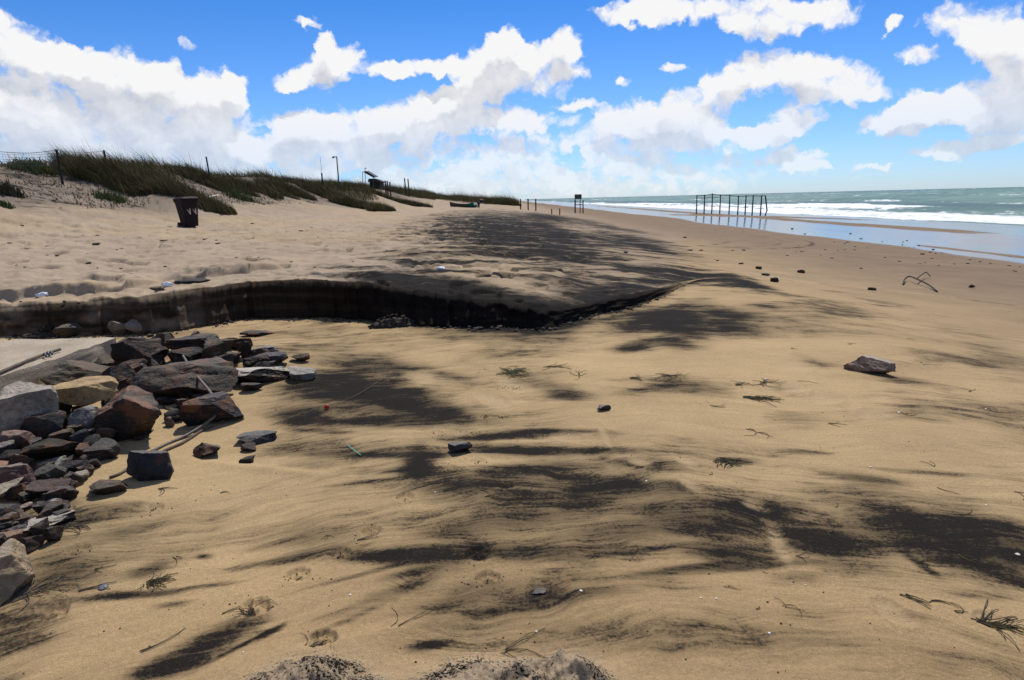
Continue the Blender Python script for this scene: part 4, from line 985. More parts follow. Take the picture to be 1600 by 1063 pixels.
for i, (px, b_, tp, ln) in enumerate(FP):
    d = ray(px, b_); f_ = i / (len(FP) - 1)
    yq = 96 + (84 - 96) * f_; xq = yq * d[0] / d[1]; zq = zat(xq, yq); h = (b_ - tp) * yq / F * 1.0
    zt_ = EYE + ray(px, tp)[2] / ray(px, tp)[1] * yq
    MB().tube([(xq, yq, zq - .3), (xq + .02, yq, (zq + zt_) / 2), (xq + ln, yq, zt_)], [.095, .085, .075], 8).build('post', DARKWOOD, root)
    tops.append(np.array([xq + ln, yq, zt_]))
for i in range(len(tops) - 1):
    MB().tube([tops[i] - np.array([0, 0, .10]), tops[i + 1] - np.array([0, 0, .10])], .05, 6).build('crossbar', DARKWOOD, root)
for i in range(0, 4):
    MB().tube([tops[i] - np.array([0, 0, .50]), tops[i + 1] - np.array([0, 0, .46])], .035, 6).build('crossbar', DARKWOOD, root)
e_ = tops[-1]; q = e_ + np.array([.4, -.2, -.05])
MB().tube([e_ - np.array([0, 0, .08]), q], .05, 6).build('crossbar', DARKWOOD, root)
MB().tube([q, q + np.array([.32, 0, -1.9]), q + np.array([.15, 0, -2.35]), q + np.array([.16, 0, -2.9])], .085, 8).build('post', DARKWOOD, root)

sg = empty('beach_sign'); tag(sg, 'dark notice board on tall wooden legs on the beach beside the surf', 'sign')
yq = 95.0
def at_depth(px, py, y): d = ray(px, py); return CAM + d * (y / d[1])
zb = zat(*at_depth(903, 331, yq)[:2])
for (px, tp, r_) in ((898.6, 312.0, .10), (911, 313.0, .08), (906.5, 306, .06)):
    a = at_depth(px, tp, yq if px != 906.5 else yq + 1); MB().tube([(a[0], a[1], zb - .3), a], r_, 8).build('leg', DARKWOOD, sg)
a, b_ = at_depth(897.8, 304.0, yq), at_depth(908.8, 311.2, yq)
MB().box((a + b_) / 2, (abs(b_[0] - a[0]), .08, abs(a[2] - b_[2]))).build('board', SIGNM, sg)
for py in (316.3, 319.8):
    a, b_ = at_depth(898.6, py, yq - .1), at_depth(911, py + .2, yq - .1); MB().tube([a, b_], .055, 6).build('crossbar', DARKWOOD, sg)

for (px, b_, tp, lab) in ((813, 322.5, 311, 'leftmost of three short posts at the end of the dune'), (825, 323.5, 310.5, 'middle of three short posts at the end of the dune'), (837, 324, 311, 'rightmost of three short posts at the end of the dune')):
    a = at_depth(px, tp, 88); MB().tube([(a[0], a[1], zat(a[0], a[1]) - .3), a], .085, 8).build('wooden_post', DARKWOOD); tag(bpy.context.scene.objects[-1] if False else COL.objects[-1], lab, 'post', 'short posts at the end of the dune')
for (px, b_, tp, lab) in ((862, 329.5, 326.5, 'left one of two low stakes left of the notice board'), (874.5, 330, 326, 'right one of two low stakes left of the notice board')):
    a = at_depth(px, tp, 70); o = MB().tube([(a[0], a[1], zat(a[0], a[1]) - .3), a], .06, 7).build('stake', DARKWOOD); tag(o, lab, 'stake', 'low stakes left of the notice board')

# forked driftwood branch
def ground_path(pxs, rad, lift=None):
    out = []
    for i, q in enumerate(pxs):
        p = ground(*q[:2]); out.append(p + np.array([0, 0, rad * .8 + (q[2] if len(q) > 2 else 0)]))
    return out
m_ = MB(); pth = ground_path([(1411,446),(1413,441,.04),(1420,440,.10),(1431,444,.10),(1450,450,.05),(1464,457)], .025); m_.tube(smooth_path(pth), [.017] * 31, 7)
m_.tube(smooth_path(ground_path([(1431,444,.10),(1438,438,.10),(1446,434,.12),(1453,436,.05)], .02)), .013, 7)
o = m_.build('driftwood_branch', DARKWOOD, smooth=True); tag(o, 'dark forked driftwood branch lying on the damp sand at the right', 'driftwood')

# ------------------------------------------------------------------ fence, mast, lamp, hut on the dune
fence = empty('wire_fence'); tag(fence, 'wire netting fence with leaning dark posts on the dune crest at the left', 'fence')
fp = []
for (px, tp, y, bs) in ((-75, 236, 30, 258), (-2, 236, 30.8, 256), (88, 233.5, 31.5, 258), (162, 235, 35.5, 252), (322, 245, 45, 268)):
    a = at_depth(px, tp, y); b2 = at_depth(px + 6, bs + 4, y); zg = zat(b2[0], b2[1])
    if px != -2: MB().tube([(b2[0], b2[1], min(zg, b2[2]) - .3), a], [.058, .052], 8).build('post', DARKWOOD, fence)
    fp.append((a, b2))
for j in range(3):
    for k, f_ in enumerate((0.05, .22, .38, .54, .70, .86)):
        a = fp[j][0] + (fp[j][1] - fp[j][0]) * f_; b2 = fp[j + 1][0] + (fp[j + 1][1] - fp[j + 1][0]) * f_; md = (a + b2) / 2 - np.array([0, 0, .05 if k else .10])
        if j < 2 or k == 0: MB().tube(smooth_path([a, md, b2], 5), .012 if k == 0 else .006, 4).build('wire', METAL, fence)
    if j < 2:
        for q in range(1, 22):
            f_ = q / 22; a = fp[j][0] * (1 - f_) + fp[j + 1][0] * f_ - np.array([0, 0, .08]); b2 = fp[j][1] * (1 - f_) + fp[j + 1][1] * f_
            MB().tube([a, b2], .005, 3).build('wire', METAL, fence)
def pole(px, top, y, rad, name, label, cat, mat=METAL):
    a = at_depth(px, top, y); z0 = zat(a[0], a[1]); root = empty(name, (a[0], a[1], z0)); tag(root, label, cat)
    MB().tube([(0, 0, -.3), (0, 0, a[2] - z0)], [rad, rad * .7], 8).build('pole', mat, root); return root, a[2] - z0
r_, h = pole(500.5, 246, 70, .022, 'antenna_mast', 'thin antenna mast rising above the dune grass', 'mast')
MB().tube([(0, 0, 0), (0, 0, h * .5)], .08, 8).build('mast_foot', DARKWOOD, r_)
r_, h = pole(526, 244.5, 72, .085, 'lamp_post', 'grey post with a short arm and small camera head above the dune', 'post')
MB().tube([(0, 0, h - .1), (-.35, 0, h - .02)], .05, 6).build('arm', METAL, r_)
MB().box((-.38, 0, h - .10), (.20, .18, .16)).build('lamp_head', METAL, r_)
yq = 78
hut = empty('beach_hut', tuple(at_depth(585, 287, yq))); tag(hut, 'low dark hut roof half hidden in the dune grass', 'hut'); hl = np.array(hut.location)
a, b_, c_ = at_depth(576, 279.5, yq), at_depth(585, 279.0, yq), at_depth(596, 283.5, yq)
v = []
for dy in (0, 3.0):
    for q in (at_depth(575, 281.5, yq), a, b_, c_, at_depth(596, 284.6, yq), at_depth(575, 284.6, yq)): v.append(q - hl + np.array([0, dy, 0]))
f = [(0, 1, 2, 3, 4, 5), (11, 10, 9, 8, 7, 6)] + [(i, i + 6, (i + 1) % 6 + 6, (i + 1) % 6) for i in range(6)]
link('roof', mesh('roof', v, f), ROOF, hut)
q0 = at_depth(585, 300, yq) - hl; MB().box(np.array([0, 1.5, (q0[2] + (at_depth(585, 284.6, yq) - hl)[2]) / 2 + .3]), (1.2, 2.6, .9)).build('wall', DARKWOOD, hut)
sp_ = empty('solar_panel', tuple(at_depth(570, 286, yq))); tag(sp_, 'tilted solar panel on a stand with a small wind vane above the dune', 'solar panel'); sl_ = np.array(sp_.location)
a, b_ = at_depth(566.5, 268.5, yq) - sl_, at_depth(583.5, 278, yq) - sl_
up_ = np.array([.42, 0, .06])
v = [a, a + up_, b_ + up_ * .8, b_, a + np.array([0, 1.6, .1]), a + up_ + np.array([0, 1.6, .1]), b_ + up_ * .8 + np.array([0, 1.6, .1]), b_ + np.array([0, 1.6, .1])]
link('panel', mesh('panel', v, [(0,1,2,3),(7,6,5,4),(0,4,5,1),(1,5,6,2),(2,6,7,3),(3,7,4,0)]), PANEL, sp_)
for q in (a, a + np.array([0, 1.4, 0]), b_):
    MB().tube([q, (q[0] - .12, q[1], -1.0)], .035, 6).build('leg', METAL, sp_)
vt = at_depth(569.5, 261.5, yq) - sl_
MB().tube([a + np.array([.2, .4, 0]), vt + np.array([0, .4, 0])], .03, 6).build('vane_pole', METAL, sp_)
MB().tube([vt + np.array([-.12, .4, -.15]), vt + np.array([.16, .4, -.10])], .035, 6).build('wind_vane', METAL, sp_)
for (px, tp, lab) in ((632, 278.5, 'left one of a pair of tall dark posts on the dune'), (637.3, 279.7, 'right one of a pair of tall dark posts on the dune')):
    a = at_depth(px, tp, 92); b2 = at_depth(px + 2, 297, 92); o = MB().tube([(b2[0], b2[1], b2[2] - .8), a], .085, 8).build('wooden_post', DARKWOOD); tag(o, lab, 'post', 'pair of tall posts on the dune')
for (px, tp, lab) in ((602, 282.5, 'left one of three stubby posts beside the hut roof'), (605, 282.8, 'middle one of three stubby posts beside the hut roof'), (609, 284.5, 'right one of three stubby posts beside the hut roof')):
    a = at_depth(px, tp, 84); o = MB().tube([(a[0], a[1], a[2] - 1.8), a], .09, 7).build('fence_stub', DARKWOOD); tag(o, lab, 'post', 'stubby posts beside the hut roof')
# white pipe on the dune foot
pp = [ground(x, y) + np.array([0, 0, .04]) for x, y in ((318, 312), (326, 309.5), (334, 307.5), (341, 306.5))]
o = MB().tube(smooth_path(pp), .045, 8).build('white_pipe', SHELL, smooth=True); tag(o, 'white pipe on sand at the dune foot above the bin', 'pipe')

# ------------------------------------------------------------------ boat and person far up the beach
yb = 98.0; bc_ = at_depth(725, 317.5, yb); zb = zat(bc_[0], bc_[1])
boat = empty('rowing_boat', (bc_[0], bc_[1], zb)); tag(boat, 'dark rowing boat drawn up on the sand below the far dune grass', 'boat')
boat.rotation_euler = (0, 0, math.radians(8))
L, Wd = 3.7, 1.3; v, f = [], []
ns = 13
for i in range(ns):
    u = i / (ns - 1) * 2 - 1; wd = Wd / 2 * (1 - max(0, -u) ** 2.4 * .96) * (1 - .18 * max(0, u)); sh = .55 + .30 * max(0, -u) ** 2 + .05 * u * u
    for (q, zz) in ((-1, sh), (-.82, sh * .45), (-.35, .03), (.35, .03), (.82, sh * .45), (1, sh)): v.append((u * L / 2 - (.25 * max(0, -u) if zz > .3 else 0), q * wd, zz))
for i in range(ns - 1):
    for k in range(5): f.append((i * 6 + k, (i + 1) * 6 + k, (i + 1) * 6 + k + 1, i * 6 + k + 1))
f.append(tuple((ns - 1) * 6 + k for k in range(6)))
hull = link('hull', mesh('hull', v, f), BOATM, boat); md = hull.modifiers.new('thick', 'SOLIDIFY'); md.thickness = .05
for u in (-.25, .3): MB().box((u * L / 2, 0, .42), (.25, Wd * .86, .04)).build('thwart', BOATIN, boat)
m_ = MB()
for sgn in (-1, 1): m_.tube([(v[i * 6 + (0 if sgn < 0 else 5)]) for i in range(ns)], .035, 6)
m_.build('gunwale', BOATIN, boat, True)
nv, nf = ICO[4]; nv = nv * np.array([.55, .5, .45]) * (1 + .5 * fbm(nv[:, 0] * 3, nv[:, 1] * 3 + nv[:, 2] * 2, 401, 4))[:, None]
pn = at_depth(738.5, 317.5, yb - .3); o = link('net_heap', mesh('net_heap', nv, nf, True), NETG); o.location = (pn[0], pn[1], zat(pn[0], pn[1]) + .32); tag(o, 'green heap of fishing net at the stern of the rowing boat', 'net')

def skin_mesh(name, pts, edges, mat, parent=None, sub=2):
    me = bpy.data.meshes.new(name); me.from_pydata([p[:3] for p in pts], edges, []); o = bpy.data.objects.new(name, me); COL.objects.link(o)
    m1 = o.modifiers.new('skin', 'SKIN')
    for i, p in enumerate(pts):
        sv = me.skin_vertices[0].data[i]; rr2 = p[3] if isinstance(p[3], tuple) else (p[3], p[3]); sv.radius = rr2; sv.use_root = (i == 0)
    m2 = o.modifiers.new('sub', 'SUBSURF'); m2.levels = m2.render_levels = sub
    me.materials.append(mat)
    if parent: o.parent = parent
    return o
pb = at_depth(748, 321.8, 92); zb = zat(pb[0], pb[1])
per = empty('person', (pb[0], pb[1], zb), math.radians(75)); tag(per, 'person in dark blue jacket bending over with a white bundle beside the boat', 'person')
# facing local -Y rotated; bends forward from the hips
body = [(0,0,.86,(.17,.13)),(0,-.12,1.02,(.17,.13)),(0,-.30,1.14,(.19,.13)),(0,-.44,1.18,(.10,.09)),(0,-.52,1.17,(.06,.06)),(0,-.61,1.17,(.10,.095)),(0,-.67,1.13,(.085,.085)),
        (.20,-.38,1.12,.062),(.24,-.46,.88,.05),(.22,-.60,.70,.04),(.21,-.66,.64,.045),(-.20,-.38,1.12,.062),(-.24,-.46,.88,.05),(-.22,-.60,.70,.04),(-.21,-.66,.64,.045),
        (.11,.0,.76,.10),(.12,-.05,.46,.07),(.12,.02,.10,.05),(.12,-.12,.05,.045),(-.11,.0,.76,.10),(-.12,.05,.46,.07),(-.12,.10,.10,.05),(-.12,-.04,.05,.045)]
ed = [(0,1),(1,2),(2,3),(3,4),(4,5),(5,6),(2,7),(7,8),(8,9),(9,10),(2,11),(11,12),(12,13),(13,14),(0,15),(15,16),(16,17),(17,18),(0,19),(19,20),(20,21),(21,22)]
skin_mesh('body', body, ed, SKIN, per)
J = [(0,.0,.84,(.19,.15)),(0,-.12,1.02,(.195,.155)),(0,-.30,1.15,(.21,.15)),(.20,-.38,1.12,.085),(.245,-.46,.88,.068),(.225,-.58,.73,.055),(-.20,-.38,1.12,.085),(-.245,-.46,.88,.068),(-.225,-.58,.73,.055)]
skin_mesh('jacket', J, [(0,1),(1,2),(2,3),(3,4),(4,5),(2,6),(6,7),(7,8)], CLOTH, per)
T_ = [(0,.02,.88,(.185,.145)),(.115,.0,.74,.125),(.125,-.05,.46,.09),(.125,.02,.12,.07),(-.115,.0,.74,.125),(-.125,.05,.46,.09),(-.125,.10,.12,.07)]
skin_mesh('trousers', T_, [(0,1),(1,2),(2,3),(0,4),(4,5),(5,6)], TROUS, per)
skin_mesh('hair', [(0,-.60,1.22,(.105,.10)),(0,-.56,1.20,(.09,.085))], [(0,1)], BLACKP, per, 2)
nv, nf = ICO[3]; o = link('white_bundle', mesh('white_bundle', nv * np.array([.20, .16, .17]) * (1 + .4 * fbm(nv[:, 0] * 2, nv[:, 1] * 2 + nv[:, 2], 411, 3))[:, None], nf, True), WHITEC)
wb = at_depth(742.5, 316.5, 91.6); o.location = (wb[0], wb[1], zb + .62); tag(o, 'white bundle held by the bending person', 'bundle')

# ------------------------------------------------------------------ vegetation
def blades_mesh(name, roots, lens, lean, seed, width=.022, cols=None, segs=3, spread=.62):
    rg = np.random.default_rng(seed); n = len(roots); roots = np.asarray(roots, float); lens = np.asarray(lens, float)
    lens = lens * rg.choice([.55, .8, 1.0, 1.25, 1.65], n, p=[.2, .3, .32, .13, .05]); az_ = rg.uniform(0, 2 * np.pi, n); out = np.stack([np.cos(az_), np.sin(az_)], 1) * rg.uniform(0, spread, (n, 1))
    lx, ly = lean; dirx = out[:, 0] + lx * rg.uniform(.6, 1.4, n); diry = out[:, 1] + ly * rg.uniform(.6, 1.4, n)
    fa = rg.uniform(0, np.pi, n); side = np.stack([np.cos(fa), np.sin(fa) * .5, 0 * fa], 1) * (width * rg.uniform(.6, 1.3, n))[:, None]
    V = np.zeros((n, (segs) * 2 + 1, 3)); C = np.zeros((n, segs * 2 + 1, 3))
    for s_ in range(segs + 1):
        t_ = s_ / segs; bend = t_ ** 1.7
        c_ = roots + np.stack([dirx * bend * lens, diry * bend * lens, lens * (t_ - .28 * t_ * t_ * np.hypot(dirx, diry))], 1)
        if s_ < segs:
            V[:, s_ * 2] = c_ - side * (1 - t_ * .7); V[:, s_ * 2 + 1] = c_ + side * (1 - t_ * .7)
        else: V[:, segs * 2] = c_
    base = np.array([.055, .049, .018]); alt = np.array([.125, .092, .040]); grn = np.array([.048, .056, .021])
    k = rg.random(n)[:, None]; cc_ = np.where(k < .42, base, np.where(k < .68, grn, np.where(k < .93, alt, alt * 1.9))) * rg.uniform(.6, 1.35, (n, 1))
    if cols is not None: cc_ = cols * rg.uniform(.6, 1.35, (n, 1))
    C[:] = cc_[:, None, :]
    m = segs * 2 + 1; fs = []
    off_ = (np.arange(n) * m)
    quads = np.concatenate([np.stack([off_ + s_ * 2, off_ + s_ * 2 + 1, off_ + s_ * 2 + 3, off_ + s_ * 2 + 2], 1) for s_ in range(segs - 1)])
    tris = np.stack([off_ + segs * 2 - 2, off_ + segs * 2 - 1, off_ + segs * 2], 1)
    me = bpy.data.meshes.new(name); V = V.reshape(-1, 3)
    me.vertices.add(len(V)); me.vertices.foreach_set('co', V.astype(np.float32).ravel())
    li = np.concatenate([quads.ravel(), tris.ravel()]).astype(np.int32); me.loops.add(len(li)); me.loops.foreach_set('vertex_index', li)
    ls = np.concatenate([np.arange(len(quads)) * 4, len(quads) * 4 + np.arange(len(tris)) * 3]).astype(np.int32)
    me.polygons.add(len(ls)); me.polygons.foreach_set('loop_start', ls); me.update(calc_edges=True); me.validate()
    cattr(me, 'tint', C); me.materials.append(GRASS); return me
def project(p):
    d = np.asarray(p, float) - CAM; z = d @ fw; return CX + F * (d @ RT) / z, CY - F * (d @ UP) / z
WIND = (-.55, -.05)
# individual tussocks in front: (photo x, base y, width, height, depth in m, label)
TUFTS = [
 (160,292,135,56,33.0,'biggest swept marram tussock right of the leaning fence post'),
 (228,284,110,46,36.0,'dark marram tussock between the biggest one and the second fence post'),
 (272,297,95,46,33.0,'broad marram tussock left of the bin on the dune foot'),
 (322,300,46,34,32.5,'steep-sided marram tussock directly above the bin'),
 (305,272,90,26,44.0,'marram tussock behind the one above the bin'),
 (375,280,95,26,50.0,'marram tussock on the dune right of the leaning third post'),
 (350,270,70,24,46.0,'low marram tussock just right of the third fence post'),
 (412,278,80,22,54.0,'marram tussock midway along the crest left of the mast'),
 (470,284,70,20,64.0,'marram tussock directly below the thin antenna mast'),
 (540,290,70,18,72.0,'marram tussock directly below the grey arm post'),
 (440,284,80,24,58.0,'round marram tussock on the crest before the sand chute'),
 (505,296,80,24,62.0,'upper marram tussock of the tongue right of the sand chute'),
 (555,308,80,28,60.0,'middle marram tussock of the tongue right of the sand chute'),
 (592,318,40,22,58.0,'lowest marram tussock at the tip of the grassy tongue'),
 (585,299,70,17,74.0,'marram tussock screening the hut roof on the dune'),
 (640,303,60,16,88.0,'marram tussock below the pair of tall posts'),
 (765,318,34,14,120.0,'rounded marram clump right of the boat'),
 (795,320,36,14,120.0,'last marram clump before the three short posts'),
 (715,312,60,12,125.0,'marram clump behind the rowing boat'),
]
for i, (px, by, w, h, yd, lab) in enumerate(TUFTS):
    c_ = at_depth(px, by, yd); k = yd / F * math.hypot(1, (px - CX) / F); W = w * k; Hh = h * k
    n = int(min(9000, 2200 + W * 1500)); rg = np.random.default_rng(500 + i)
    uv = rg.normal(0, .30, (n, 2)); uv = uv[(np.hypot(uv[:, 0], uv[:, 1]) < .55)]; n = len(uv)
    xs, ys = c_[0] + uv[:, 0] * W, c_[1] + 1.0 + uv[:, 1] * max(2.2, W * .45)
    zg = height(xs, ys); rad_ = np.hypot(uv[:, 0], uv[:, 1]) / .55
    ln = np.clip(rg.normal(1.0, .18, n), .5, 1.4) * (1.10 - .45 * rad_) * min(1.05, max(.62, Hh * .50))
    me = blades_mesh('marram_tussock', np.stack([xs - c_[0], ys - c_[1], zg - c_[2]], 1), ln, WIND, 600 + i, .010 + yd * .00016)
    o = link('marram_tussock', me, None, None, tuple(c_)); tag(o, lab, 'grass tussock', 'marram tussocks on the dune')
# the continuous sward along the crest
def inpoly(px, py, poly):
    c_ = np.zeros(px.shape, bool); j = len(poly) - 1
    for i in range(len(poly)):
        xi, yi = poly[i]; xj, yj = poly[j]
        c_ ^= ((yi > py) != (yj > py)) & (px < (xj - xi) * (py - yi) / (yj - yi + 1e-9) + xi); j = i
    return c_
POLY = [[(95,262),(120,250),(200,250),(330,256),(345,266),(335,282),(250,284),(180,280),(110,284)],
        [(330,252),(430,258),(530,274),(575,292),(598,318),(560,312),(505,304),(470,290),(420,290),(385,276),(340,276)],
        [(520,270),(620,288),(690,306),(680,313),(640,308),(600,298),(560,292)],
        [(680,300),(760,308),(812,316),(810,322),(760,320),(690,313)]]
N = 400000
xs = rng.uniform(-46, 3, N); ys = 27 + 175 * rng.random(N) ** 1.7
zs = height(xs, ys); pts = np.stack([xs, ys, zs], 1); ppx, ppy = project(pts)
keep = np.zeros(N, bool)
for pl_ in POLY: keep |= inpoly(ppx, ppy, pl_)
keep &= (zs > 1.9) | (ys > 100)
clump = fbm(xs * .45, ys * .32, 701, 3)
keep |= (xs < -24.5) & (zs > 3.4) & (ppx > 90) & (ppx < 700)
keep &= clump > -.40 + .16 * rng.random(N)
dens = np.clip(1.25 - ys / 400, .3, 1); keep &= rng.random(N) < dens
pts = pts[keep]; print('sward blades', len(pts))
ln = np.clip(rng.normal(.85, .2, len(pts)), .3, 1.3) * (0.75 + .9 * np.clip(clump[keep] + .2, 0, .6)) * (1 + .5 * sstep(100, 130, pts[:, 1]))
me = blades_mesh('dune_grass', pts, ln, WIND, 711, .019, segs=2)
o = link('dune_grass', me); tag(o, 'dark wind-swept marram grass covering the dune crest', 'grass', kind='stuff')
# low creeping plants
def low_plant(px, py, w, h, lab, name='dune_plant', n=420, colr=(.060, .082, .028)):
    c_ = ground(px, py); k = np.linalg.norm(c_ - CAM) / F; W = w * k; rg = np.random.default_rng(int(px + py))
    uv = rg.normal(0, .20, (n, 2)); xs, ys = c_[0] + uv[:, 0] * W, c_[1] + uv[:, 1] * W * .8
    me = blades_mesh(name, np.stack([xs - c_[0], ys - c_[1], height(xs, ys) - c_[2]], 1), np.full(n, h * k) * rg.uniform(.5, 1.3, n), (-.1, 0), int(px), .03, np.array(colr), spread=1.1)
    o = link(name, me, None, None, tuple(c_)); tag(o, lab, 'plant'); return o
low_plant(172, 312, 50, 9, 'low green plant on the sand left of the bin, below the tussocks')
low_plant(380, 311, 48, 10, 'low green plant on the dune foot right of the bin')
low_plant(355, 288, 34, 9, 'small green plant between the tussocks above the bin')
low_plant(14, 303, 38, 14, 'dark low bush at the left edge of the dune slope', colr=(.05, .045, .026))
low_plant(6, 322, 20, 5, 'tiny green plant at the left edge below the dark bush')
low_plant(455, 302, 16, 12, 'small dry tuft on the sand chute', colr=(.10, .085, .05))
low_plant(48, 264, 60, 10, 'green creeping patch on the dune crest left of the fence post', n=700, colr=(.07, .085, .03))
low_plant(78, 270, 26, 6, 'small yellow-green patch below the leaning fence post', colr=(.14, .12, .04))
xs = rng.uniform(-40, -16.0, 30000); ys = rng.uniform(26, 95, 30000); zs = height(xs, ys)
kk = (fbm(xs * .5, ys * .4, 721, 3) > -.05) & (zs > 1.7)
pts = np.stack([xs, ys, zs], 1)[kk]
me = blades_mesh('dune_litter', pts, rng.uniform(.06, .22, len(pts)), (-.5, -.3), 723, .03, np.array([.085, .065, .045]), spread=1.4)
o = link('dune_litter', me); tag(o, 'dead stalks and creeping sprigs scattered over the dune slope', 'plant litter', kind='stuff')

# ------------------------------------------------------------------ weed wisps, twigs, shells, scraps
def wisp(px, py, w, n, label, mat=WEED, name='seaweed_wisp', seed=0, ang=None, rad=.0028, curl=.8, fan=1.2, cat='seaweed', group=None):
    rg = np.random.default_rng(int(px * 3 + py + seed)); p = ground(px, py); p[2] = zmesh(p[0], p[1]); k = np.linalg.norm(p - CAM) / F; W = w * k; m_ = MB(); rad = rad * min(1.0, k * F / 4.2)
    for i in range(n):
        a = (ang if ang is not None else rg.uniform(0, 6.28)) + rg.normal(0, fan * .5); L_ = W * rg.uniform(.45, 1.0); c_ = rg.normal(0, curl)
        st_ = rg.normal(0, W * .06, 2); pts_ = []
        for s_ in range(6):
            t_ = s_ / 5; aa = a + c_ * t_
            x_, y_ = st_[0] + math.cos(aa) * L_ * t_, st_[1] + math.sin(aa) * L_ * t_
            pts_.append((x_, y_, zmesh(p[0] + x_, p[1] + y_) - p[2] + rad + abs(math.sin(t_ * 3)) * rg.uniform(0, .012 if n > 5 else .004)))
        m_.tube(pts_, [rad * (1 - .1 * q) for q in range(6)], 4)
    o = m_.build(name, mat, None, False, tuple(p)); tag(o, label, cat, group); return o
wisp(232, 912, 36, 26, 'tangled green and brown weed tuft at lower left', WEED, ang=0, fan=1.4)
wisp(238, 910, 14, 8, 'bright green weed strands in the tangled tuft at lower left', WEEDG, ang=0)
wisp(1533, 972, 55, 26, 'dark fan-shaped weed tuft at the lower right edge', ang=-.25, fan=.8, rad=.0035, curl=.3)
wisp(1412, 932, 40, 4, 'dark twiggy weed left of the fan-shaped weed tuft', ang=-.7, fan=.3, rad=.004, curl=.3)
wisp(1455, 940, 30, 2, 'thin curled weed strand between the twiggy weed and the fan-shaped tuft', ang=.2, curl=1.8)
wisp(1493, 955, 24, 2, 'thin hooked weed strand just left of the fan-shaped tuft', ang=-.6, curl=1.6)
wisp(395, 955, 34, 14, 'dark twig bundle in the large paw print at lower left', STEM, ang=3.3, fan=1.2)
wisp(345, 962, 30, 1, 'thin dark stalk left of the twig bundle', STEM, ang=.2, rad=.004, curl=.1)
wisp(790, 1022, 80, 6, 'long curved weed stems beside the sand mound at the bottom', ang=.5, fan=.7, rad=.003, curl=.7)
wisp(620, 985, 60, 3, 'forked thin stem above the sand mound at the bottom', STEM, ang=1.0, fan=.4, curl=.3)
wisp(485, 1010, 40, 6, 'dry stem tuft at the left end of the sand mound', STEM, ang=1.2, fan=.8)
wisp(800, 582, 36, 40, 'olive weed mat on the sand below the bank in the middle', WEEDG, fan=6, rad=.004)
wisp(855, 575, 46, 8, 'sparse weed strands right of the olive weed mat', ang=-.3, fan=.6)
wisp(905, 588, 30, 6, 'small weed scatter farther right of the olive weed mat', fan=5)
wisp(985, 592, 30, 8, 'weed strand line above the rippled dark patch', ang=-.2, fan=.5)
wisp(1050, 588, 36, 16, 'dark weed tangle above the rippled dark patch', fan=3)
wisp(1150, 602, 30, 8, 'weed sprig left of the white shell fragment', ang=.3, fan=.8)
wisp(1195, 598, 30, 14, 'weed tangle beside the white shell fragment', fan=3)
wisp(1165, 622, 56, 16, 'long dark weed strand right of the rippled dark patch', ang=-.35, fan=.4, rad=.004, curl=.3)
wisp(1140, 722, 30, 18, 'flat dark weed clump right of centre', fan=5, rad=.005)
wisp(250, 765, 26, 4, 'dark root fibres below the blue-black block', STEM, ang=.2, fan=.5)
wisp(95, 826, 46, 12, 'dry stalks caught below the long crusted stone', STEM, ang=.4, fan=.5, rad=.004)
wisp(22, 935, 60, 16, 'brown root fibres along the cream and orange boulder', STEM, ang=.9, fan=.5, rad=.004)
wisp(150, 890, 26, 3, 'short green-brown strand in the sand at lower left', ang=-.3, fan=.3)
wisp(125, 924, 40, 3, 'thin dark stem beside the grey scrap at lower left', STEM, ang=.4, fan=.3, rad=.004)
wisp(215, 1022, 60, 2, 'thin pale stalk near the bottom left', STEM, ang=.3, fan=.2)
wisp(560, 845, 40, 2, 'thin stem left of the mottled sand', STEM, ang=.4, fan=.3)
for k in range(46):
    px, py = rng.uniform(1100, 1590), rng.uniform(500, 960)
    if k > 30: px, py = rng.uniform(60, 1000), rng.uniform(620, 1000)
    wisp(px, py, rng.uniform(10, 34), int(rng.integers(1, 4)), 'thin stray weed strand lying on the smooth sand', ang=rng.normal(-.15, .5), group='stray weed strands on the sand', rad=.0022)
def scrap(px, py, w, h, label, mat, name, cat, group=None, seed=0, lift=0):
    p = ground(px, py); k = np.linalg.norm(p - CAM) / F; rg = np.random.default_rng(int(px + py * 3 + seed)); v, f = ICO[3]; v = v.copy()
    v = v * np.array([w * k / 2, w * k / 2 * .8, h * k / 2]) * (1 + .55 * fbm(v[:, 0] * 2 + px, v[:, 1] * 2 + v[:, 2] * 2, 801, 3))[:, None]
    o = link(name, mesh(name, v, f, True), mat, None, (p[0], p[1], zmesh(p[0], p[1]) + h * k * .3)); o.rotation_euler = (0, 0, rg.uniform(0, 3)); tag(o, label, cat, group); return o
scrap(68, 465, 13, 7, 'crumpled white plastic scrap on the ledge above the bank at far left', PLASTIC, 'plastic_scrap', 'litter')
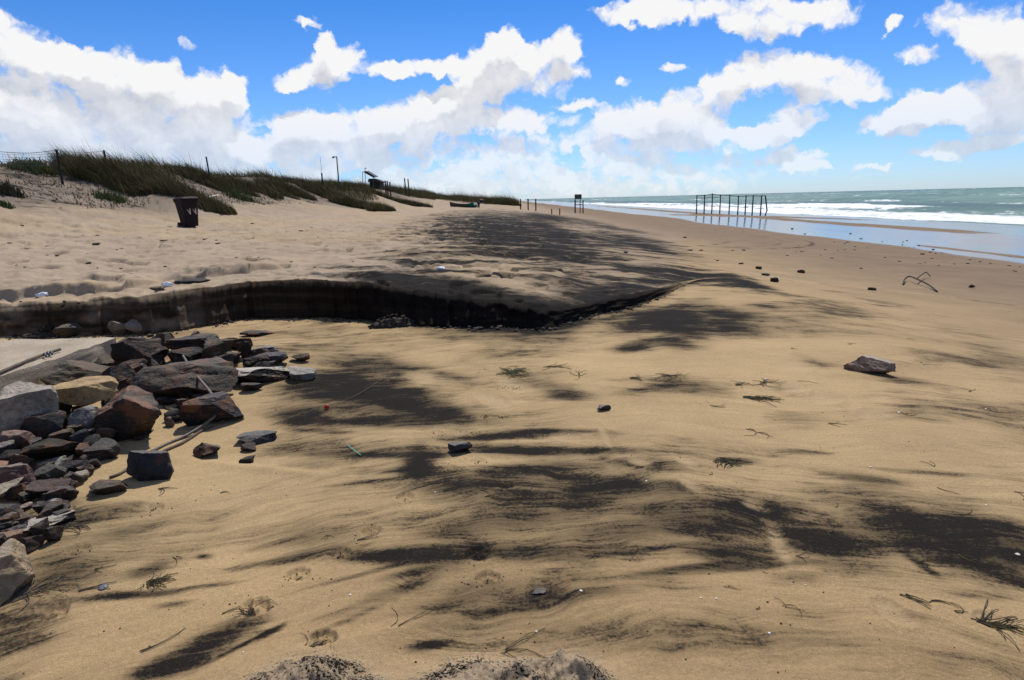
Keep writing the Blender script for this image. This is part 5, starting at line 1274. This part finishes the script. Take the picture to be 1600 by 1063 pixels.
scrap(262, 447, 14, 8, 'crumpled white plastic scrap above the bank over the rubble heap', PLASTIC, 'plastic_scrap', 'litter')
scrap(690, 420, 15, 6, 'grey-white flat scrap on black sand above the middle of the bank', PLASTIC, 'plastic_scrap', 'litter')
scrap(161, 918, 14, 3, 'grey plastic scrap among stems at lower left', METAL, 'plastic_scrap', 'litter')
scrap(175, 470, 18, 4, 'dark bark scrap on the pale lip of the bank at left', DARKWOOD, 'bark_scrap', 'bark')
scrap(300, 440, 46, 5, 'long dark bark strip lying under the sand ledge', DARKWOOD, 'bark_strip', 'bark')
scrap(246, 452, 20, 4, 'dark red-brown scrap left of the white plastic scrap', CRUMB, 'bark_scrap', 'bark')
for (px, py, w) in [(1197,594,7),(547,930,6),(1119,936,5),(1202,990,6),(1590,868,8),(1258,915,4),(888,678,4),(680,668,4),(680,770,5),(1100,722,3),(1360,730,5),(1404,646,5),(1540,640,4),(405,780,3),(1541,790,4),(908,925,7),(1010,752,5),(838,988,6),(1095,935,5),(380,1020,4),(985,640,3),(1370,575,4)]:
    scrap(px, py, w * .65, w * .33, 'small white shell fragment on the sand', SHELL, 'shell', 'shell', 'shell fragments on the sand')
p = ground(511, 640); q = ground(560, 618); e_ = ground(600, 592)
fl = empty('red_tipped_stem', tuple(p)); tag(fl, 'long thin stem with a bright red tip on the black sand', 'stem')
MB().tube(smooth_path([(0, 0, .02), tuple(q - p + np.array([0, 0, .012])), tuple(e_ - p + np.array([0, 0, .01]))]), .0026, 5).build('stem', STEM, fl)
nv, nf = ICO[3]; link('tip', mesh('tip', nv * np.array([.020, .016, .019]) * (1 + .5 * fbm(nv[:, 0] * 2, nv[:, 1] * 2 + nv[:, 2], 811, 2))[:, None], nf, True), RED, fl).location = (0, 0, .022)
pts = [ground(x, y) + np.array([0, 0, .012]) for x, y in ((542, 697), (552, 705), (564, 714))]
o = MB().tube(smooth_path(pts), .003, 6).build('green_straw', GREENP, smooth=True); tag(o, 'thin turquoise straw lying on the streaked sand', 'straw')
print('objects', len(bpy.data.objects))
